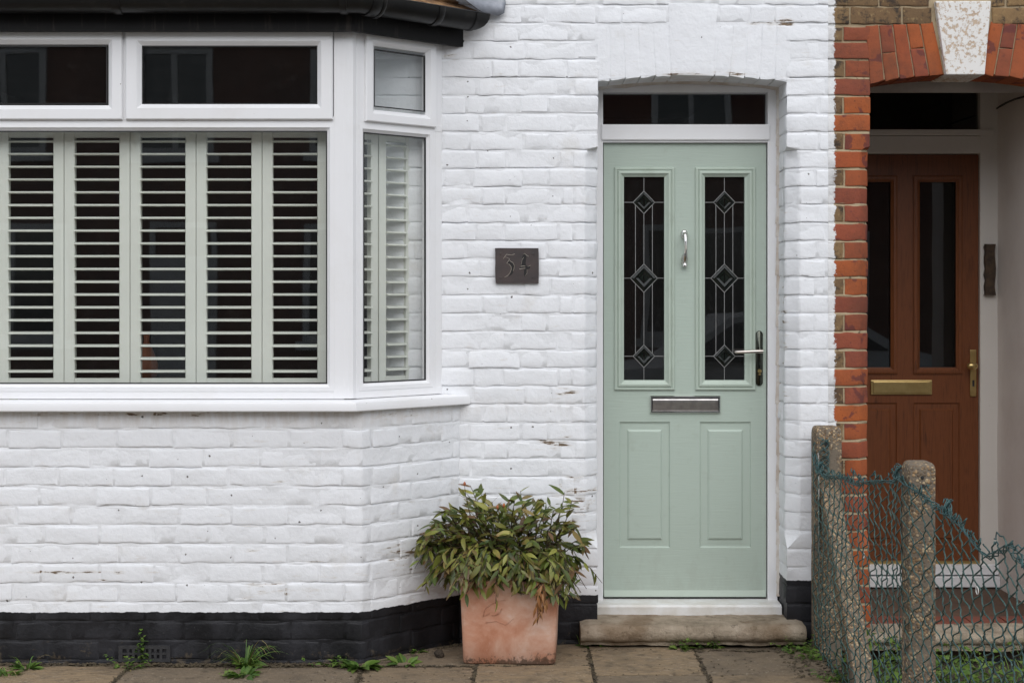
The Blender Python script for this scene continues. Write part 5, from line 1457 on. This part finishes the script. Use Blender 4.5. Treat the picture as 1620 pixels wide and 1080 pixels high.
# small buds at some tips
for a, b, y in ((735, 765, -.22), (787, 802, -.3), (797, 799, -.3)):
    mb = MB(); c = W(a, b, y); mb.lathe([(.001, -.01), (.005, -.004), (.006, .002), (.001, .010)], (c.x, c.y, c.z), 8); mb.build('bud', M['orange_glaze'], shrub, smooth=True)

# ------------------------------------------------------------------ weeds
GREENS = [(.13, .23, .032), (.09, .18, .028), (.17, .26, .05), (.07, .14, .028)]
def weed(name, label, loc, blades=0, bl=(.05, .12), rosette=0, rl=(.025, .05), sprigs=0, sh=.06, spread=1.0, lean=(0, -.3), grp='weeds along the foot of the wall', dry=.1, clover=0):
    V = []; Fq = []; Cc = []
    def addl(g, m, c, tip, tw):
        o0 = len(V); V.extend([m @ Vector(v) for v in g[0]]); Fq.extend([tuple(k + o0 for k in q) for q in g[1]]); Cc.extend(leaf_color(g[0], c, tip, tw))
    L0 = Vector((0, 0, 0))
    for i in range(blades):
        a = rs.uniform(0, 2*math.pi); L = rs.uniform(*bl); n_ = 6; w = rs.uniform(.0011, .0022)
        dr = Vector((math.cos(a)*spread, math.sin(a)*spread*.7 + lean[1]*.5, 0)); up = rs.uniform(.7, 1.8)
        c = rs.choice(GREENS) if rs.random() > dry else (.30, .24, .10); pts = []
        for k in range(n_ + 1):
            t = k/n_; pts.append(Vector((rs.uniform(-.002, .002), 0, 0))*0 + (dr*t*L*.8 + Vector((0, 0, up*t - .75*t*t*up*spread))*L) + L0 + Vector((math.cos(a)*.012, math.sin(a)*.008, 0)))
        sd2 = Vector((-math.sin(a), math.cos(a), .2)).normalized(); o0 = len(V)
        for k, p in enumerate(pts):
            ww = w*(1 - (k/n_)**2) + .0002; V.extend([p - sd2*ww, p + sd2*ww]); Cc.extend([(*c, 1)]*2)
        Fq.extend([(o0+2*k, o0+2*k+1, o0+2*k+3, o0+2*k+2) for k in range(n_)])
    for i in range(rosette):
        a = rs.uniform(0, 2*math.pi); L = rs.uniform(*rl); g_ = leaf_geo(L, L*rs.uniform(.22, .34), .3, rs.uniform(.2, .7))
        d = Vector((math.cos(a), math.sin(a)*.8 - .2, rs.uniform(.25, 1.1)))
        m = Matrix.Translation(Vector((math.cos(a)*.014*spread, math.sin(a)*.01*spread, .002))) @ orient(d, Vector((0, 0, 1)), rs.gauss(0, .4))
        addl(g_, m, rs.choice(GREENS), (.16, .17, .05), rs.choice([0, .3]))
    for i in range(sprigs):
        a = rs.uniform(0, 2*math.pi); rr = rs.uniform(.0, .035)*spread; x, y = math.cos(a)*rr, math.sin(a)*rr*.6; h = sh*rs.uniform(.5, 1.1)
        for k in range(7):
            t = k/6; p = Vector((x*(1 + t), y*(1 + t) - .006*t, h*t)); L = rs.uniform(.008, .018)
            g_ = leaf_geo(L, L*.38, .2, .3, 3); b = rs.uniform(0, 2*math.pi)
            addl(g_, Matrix.Translation(p) @ orient(Vector((math.cos(b), math.sin(b) - .3, rs.uniform(-.1, .8))), Vector((0, 0, 1)), 0), rs.choice(GREENS), (.2, .2, .06), .2)
    V = [Vector(v) * 1.3 for v in V]
    me = leaf_mesh(name, V, Fq, Cc, 'weed_leaf'); o = link(me, name); o.location = loc
    return tag(o, label, 'weed' if 'grass' not in name else 'grass', grp)
def gp_(px, py, z=0.0): return Vector((gx(px, py), GY(py), z - .004))
weed('grass_tuft', 'large grass tuft with long thin blades at the foot of the bay wall', gp_(388, 1053), 70, (.06, .17), 26, (.03, .055), 6, .03, 1.0)
weed('broadleaf_weed', 'low broad leaved clump in front of the large grass tuft', gp_(386, 1069), 0, (.02, .04), 30, (.022, .045), 6, .03, 1.6)
weed('broadleaf_weed', 'upright leafy sprig growing in front of the air brick', gp_(226, 1049), 2, (.03, .05), 0, (.02, .03), 9, .105, .35)
weed('creeping_weed', 'feathery weed growing out of the paving joint left of the air brick', gp_(205, 1058), 6, (.02, .05), 0, (.02, .03), 9, .05, 1.2)
weed('broadleaf_weed', 'pointed rosette weed left of the feathery joint weed', gp_(42, 1058), 12, (.04, .10), 16, (.03, .05), 0, .05, .9)
weed('grass_tuft', 'short grass clump in the bottom left corner of the picture', gp_(12, 1068), 30, (.02, .06), 12, (.02, .035), 6, .04, 1.2)
weed('broadleaf_weed', 'dandelion-like weed at the right corner of the bay wall', gp_(570, 1056), 0, (.02, .03), 26, (.035, .062), 4, .04, 1.4)
weed('broadleaf_weed', 'flat rosette weed on the paving left of the terracotta pot', gp_(640, 1050), 0, (.02, .03), 18, (.025, .045), 0, .03, 1.6)
weed('broadleaf_weed', 'tiny weed against the dark foot of the angled bay wall', gp_(655, 1031), 2, (.02, .03), 12, (.018, .035), 3, .02, 1.2)
weed('creeping_weed', 'small creeping weed between the bay corner and the grass tuft', gp_(518, 1050), 0, (.02, .03), 8, (.015, .028), 7, .028, 1.4)
weed('creeping_weed', 'tiny moss-like sprig at the left end of the front doorstep', gp_(966, 1022), 0, (.02, .03), 3, (.01, .02), 6, .022, .8)
weed('broadleaf_weed', 'leafy weed growing against the middle of the front doorstep', gp_(1077, 1026), 0, (.02, .04), 14, (.02, .04), 8, .05, 1.1)
weed('broadleaf_weed', 'creeping weed against the doorstep right of its middle', gp_(1130, 1024), 2, (.02, .04), 8, (.015, .03), 9, .04, 1.3)
weed('creeping_weed', 'spreading weed patch between the doorstep and the concrete post', gp_(1262, 1030), 4, (.02, .05), 16, (.02, .035), 16, .045, 2.0)
weed('creeping_weed', 'small weed at the foot of the netting beside the concrete post', gp_(1285, 1040), 6, (.03, .06), 8, (.015, .03), 10, .05, 1.6)
weed('grass_tuft', 'few grass blades behind the left end of the doorstep', gp_(922, 1022), 6, (.02, .05), 2, (.015, .03), 2, .03, .6)
weed('creeping_weed', 'weed at the bottom of the netting near the picture edge', gp_(1322, 1076), 4, (.03, .06), 12, (.02, .03), 9, .04, 1.4)
# overgrown ground beyond the fence
V = []; Fq = []; Cc = []
for i in range(3800):
    x = rs.uniform(1.36, 2.9); y = rs.uniform(-1.5, -.18)
    dens = nz(x*2.2, y*2.2, 3)
    if dens < -.12 and rs.random() < .8: continue
    hmax = .15 + .10*max(0, nz(x*3, y*3, 9))
    L = rs.uniform(.016, .040); g_ = leaf_geo(L, L*rs.uniform(.25, .4), .3, .4, 3); a = rs.uniform(0, 6.28)
    m = Matrix.Translation((x, y, -.075 + rs.random()*hmax)) @ orient(Vector((math.cos(a), math.sin(a) - .4, rs.uniform(-.1, .9))), Vector((0, 0, 1)), rs.gauss(0, .4))
    o0 = len(V); V.extend([m @ Vector(v) for v in g_[0]]); Fq.extend([tuple(k + o0 for k in q) for q in g_[1]]); Cc.extend(leaf_color(g_[0], rs.choice(GREENS), (.2, .2, .06), .2))
for i in range(420):
    x = rs.uniform(1.36, 2.9); y = rs.uniform(-1.5, -.18); a = rs.uniform(0, 6.28); L = rs.uniform(.06, .16); c = rs.choice(GREENS); o0 = len(V)
    for k in range(5):
        t = k/4; p = Vector((x + math.cos(a)*L*.5*t*t, y + math.sin(a)*L*.5*t*t, -.08 + L*t)); w = .002*(1 - t*t) + .0002
        V.extend([p - Vector((w, 0, 0)), p + Vector((w, 0, 0))]); Cc.extend([(*c, 1)]*2)
    Fq.extend([(o0+2*k, o0+2*k+1, o0+2*k+3, o0+2*k+2) for k in range(4)])
tag(link(leaf_mesh('ground_cover', V, Fq, Cc, 'weed_leaf'), 'ground_cover'), 'low green weeds covering the soil behind the wire netting', 'plants', kind='stuff')

# ------------------------------------------------------------------ across the street (seen in the panes)
def far_house(cx, label, y=-16.0, wd=5.0):
    t = thing('terraced_house', label, 'house', (cx, y, 0), 'houses across the street')
    mb = MB(); mb.box((cx - wd/2, y - .3, -.1), (cx + wd/2, y, 5.9)); mb.build('wall', M['far_brick'], t)
    mb = MB(); mb.prism([(0, 0), (1, 0), (1, 1)], 0, 1) if False else None
    mb.add([(cx - wd/2, y + .3, 5.85), (cx + wd/2, y + .3, 5.85), (cx + wd/2, y - 3.5, 8.3), (cx - wd/2, y - 3.5, 8.3), (cx - wd/2, y + .3, 5.7), (cx + wd/2, y + .3, 5.7), (cx + wd/2, y - 3.5, 8.1), (cx - wd/2, y - 3.5, 8.1)], [(0,1,2,3),(7,6,5,4),(0,4,5,1),(1,5,6,2),(3,2,6,7),(0,3,7,4)]); mb.build('roof', M['far_slate'], t)
    for (a, b, z0, z1) in ((-2.0, -.4, .8, 2.5), (-1.9, -.7, 3.5, 5.0), (.6, 1.7, 3.5, 5.0)):
        mb = MB(); mb.ring((cx + a, z0, cx + b, z1), [(0, -.02), (0, .06), (.09, .06), (.09, .01)], lambda u, v, n: (u, y + n, v)); mb.box((cx + (a+b)/2 - .04, y, z0), (cx + (a+b)/2 + .04, y + .05, z1)); mb.box((cx + a - .1, y, z0 - .12), (cx + b + .1, y + .12, z0)); w = mb.build('window', M['far_white'], t)
        mb = MB(); mb.box((cx + a + .08, y - .01, z0 + .08), (cx + b - .08, y + .012, z1 - .08)); mb.build('pane', M['car_glass'], w)
    mb = MB(); mb.ring((cx + .8, 0, cx + 1.75, 2.5), [(0, -.02), (0, .06), (.08, .06), (.08, .01)], lambda u, v, n: (u, y + n, v)); mb.box((cx + .88, y, .08), (cx + 1.67, y + .03, 2.02)); dr = mb.build('door', M['far_white'], t)
far_house(-6.0, 'left brick house across the street, mirrored in the window panes'); far_house(-1.0, 'middle brick house across the street, mirrored in the door glass')
far_house(4.0, 'right brick house across the street, mirrored in the door glass'); far_house(9.0, 'farthest right brick house across the street behind the parked car')
# parked car, seen as a pale shape in the door glass
def car(cx, cy):
    t = thing('parked_car', 'white parked car mirrored in the front door glass', 'car', (cx, cy, -.12))
    prof = [(-2.05, .32), (-2.1, .55), (-2.02, .78), (-1.2, .92), (-.55, 1.38), (.1, 1.47), (.9, 1.42), (1.55, 1.02), (2.0, .92), (2.1, .6), (2.05, .32)]
    mb = MB(); V = []; rows = [(-.86, .90), (-.80, 1.0), (.80, 1.0), (.86, .90)]
    n = len(prof)
    for yy, q in rows:
        for x, z in prof:
            tz_ = max(0, (z - .92)/.55); V.append((cx + x*(1 - .01*(q < 1)), cy + yy*(1 - .2*tz_), -.12 + z))
    mb.add(V, [(j*n+k, j*n+k+1, (j+1)*n+k+1, (j+1)*n+k) for j in range(3) for k in range(n-1)] + [tuple(range(n)), tuple(3*n+k for k in range(n-1, -1, -1)), tuple(j*n for j in range(4)), tuple(j*n+n-1 for j in range(3, -1, -1))])
    mb.build('body', M['car_paint'], t, auto=40)
    for s_ in (-1, 1):
        mb = MB()
        for pts in ([(-1.05, .96), (-.5, 1.33), (.02, 1.40), (.02, .98)], [(.10, .98), (.10, 1.40), (.82, 1.36), (1.35, 1.02)]):
            mb.add([(cx + a, cy + s_*(.875 - .175*max(0, (b - .92)/.55)), -.12 + b) for a, b in pts], [(0, 1, 2, 3)])
        mb.build('side_window', M['car_glass'], t)
        for xw in (-1.3, 1.3):
            mb = MB(); mb.lathe([(.31, -.1), (.33, -.08), (.33, .08), (.31, .1)], (cx + xw, cy + s_*.80, .21), 20, 'y'); wh = mb.build('wheel', M['rubber'], t, auto=40)
            mb = MB(); mb.lathe([(.2, -.105), (.2, .105)], (cx + xw, cy + s_*.80, .21), 12, 'y'); mb.build('rim', M['pewter'], wh)
    return t
car(2.6, -8.3)
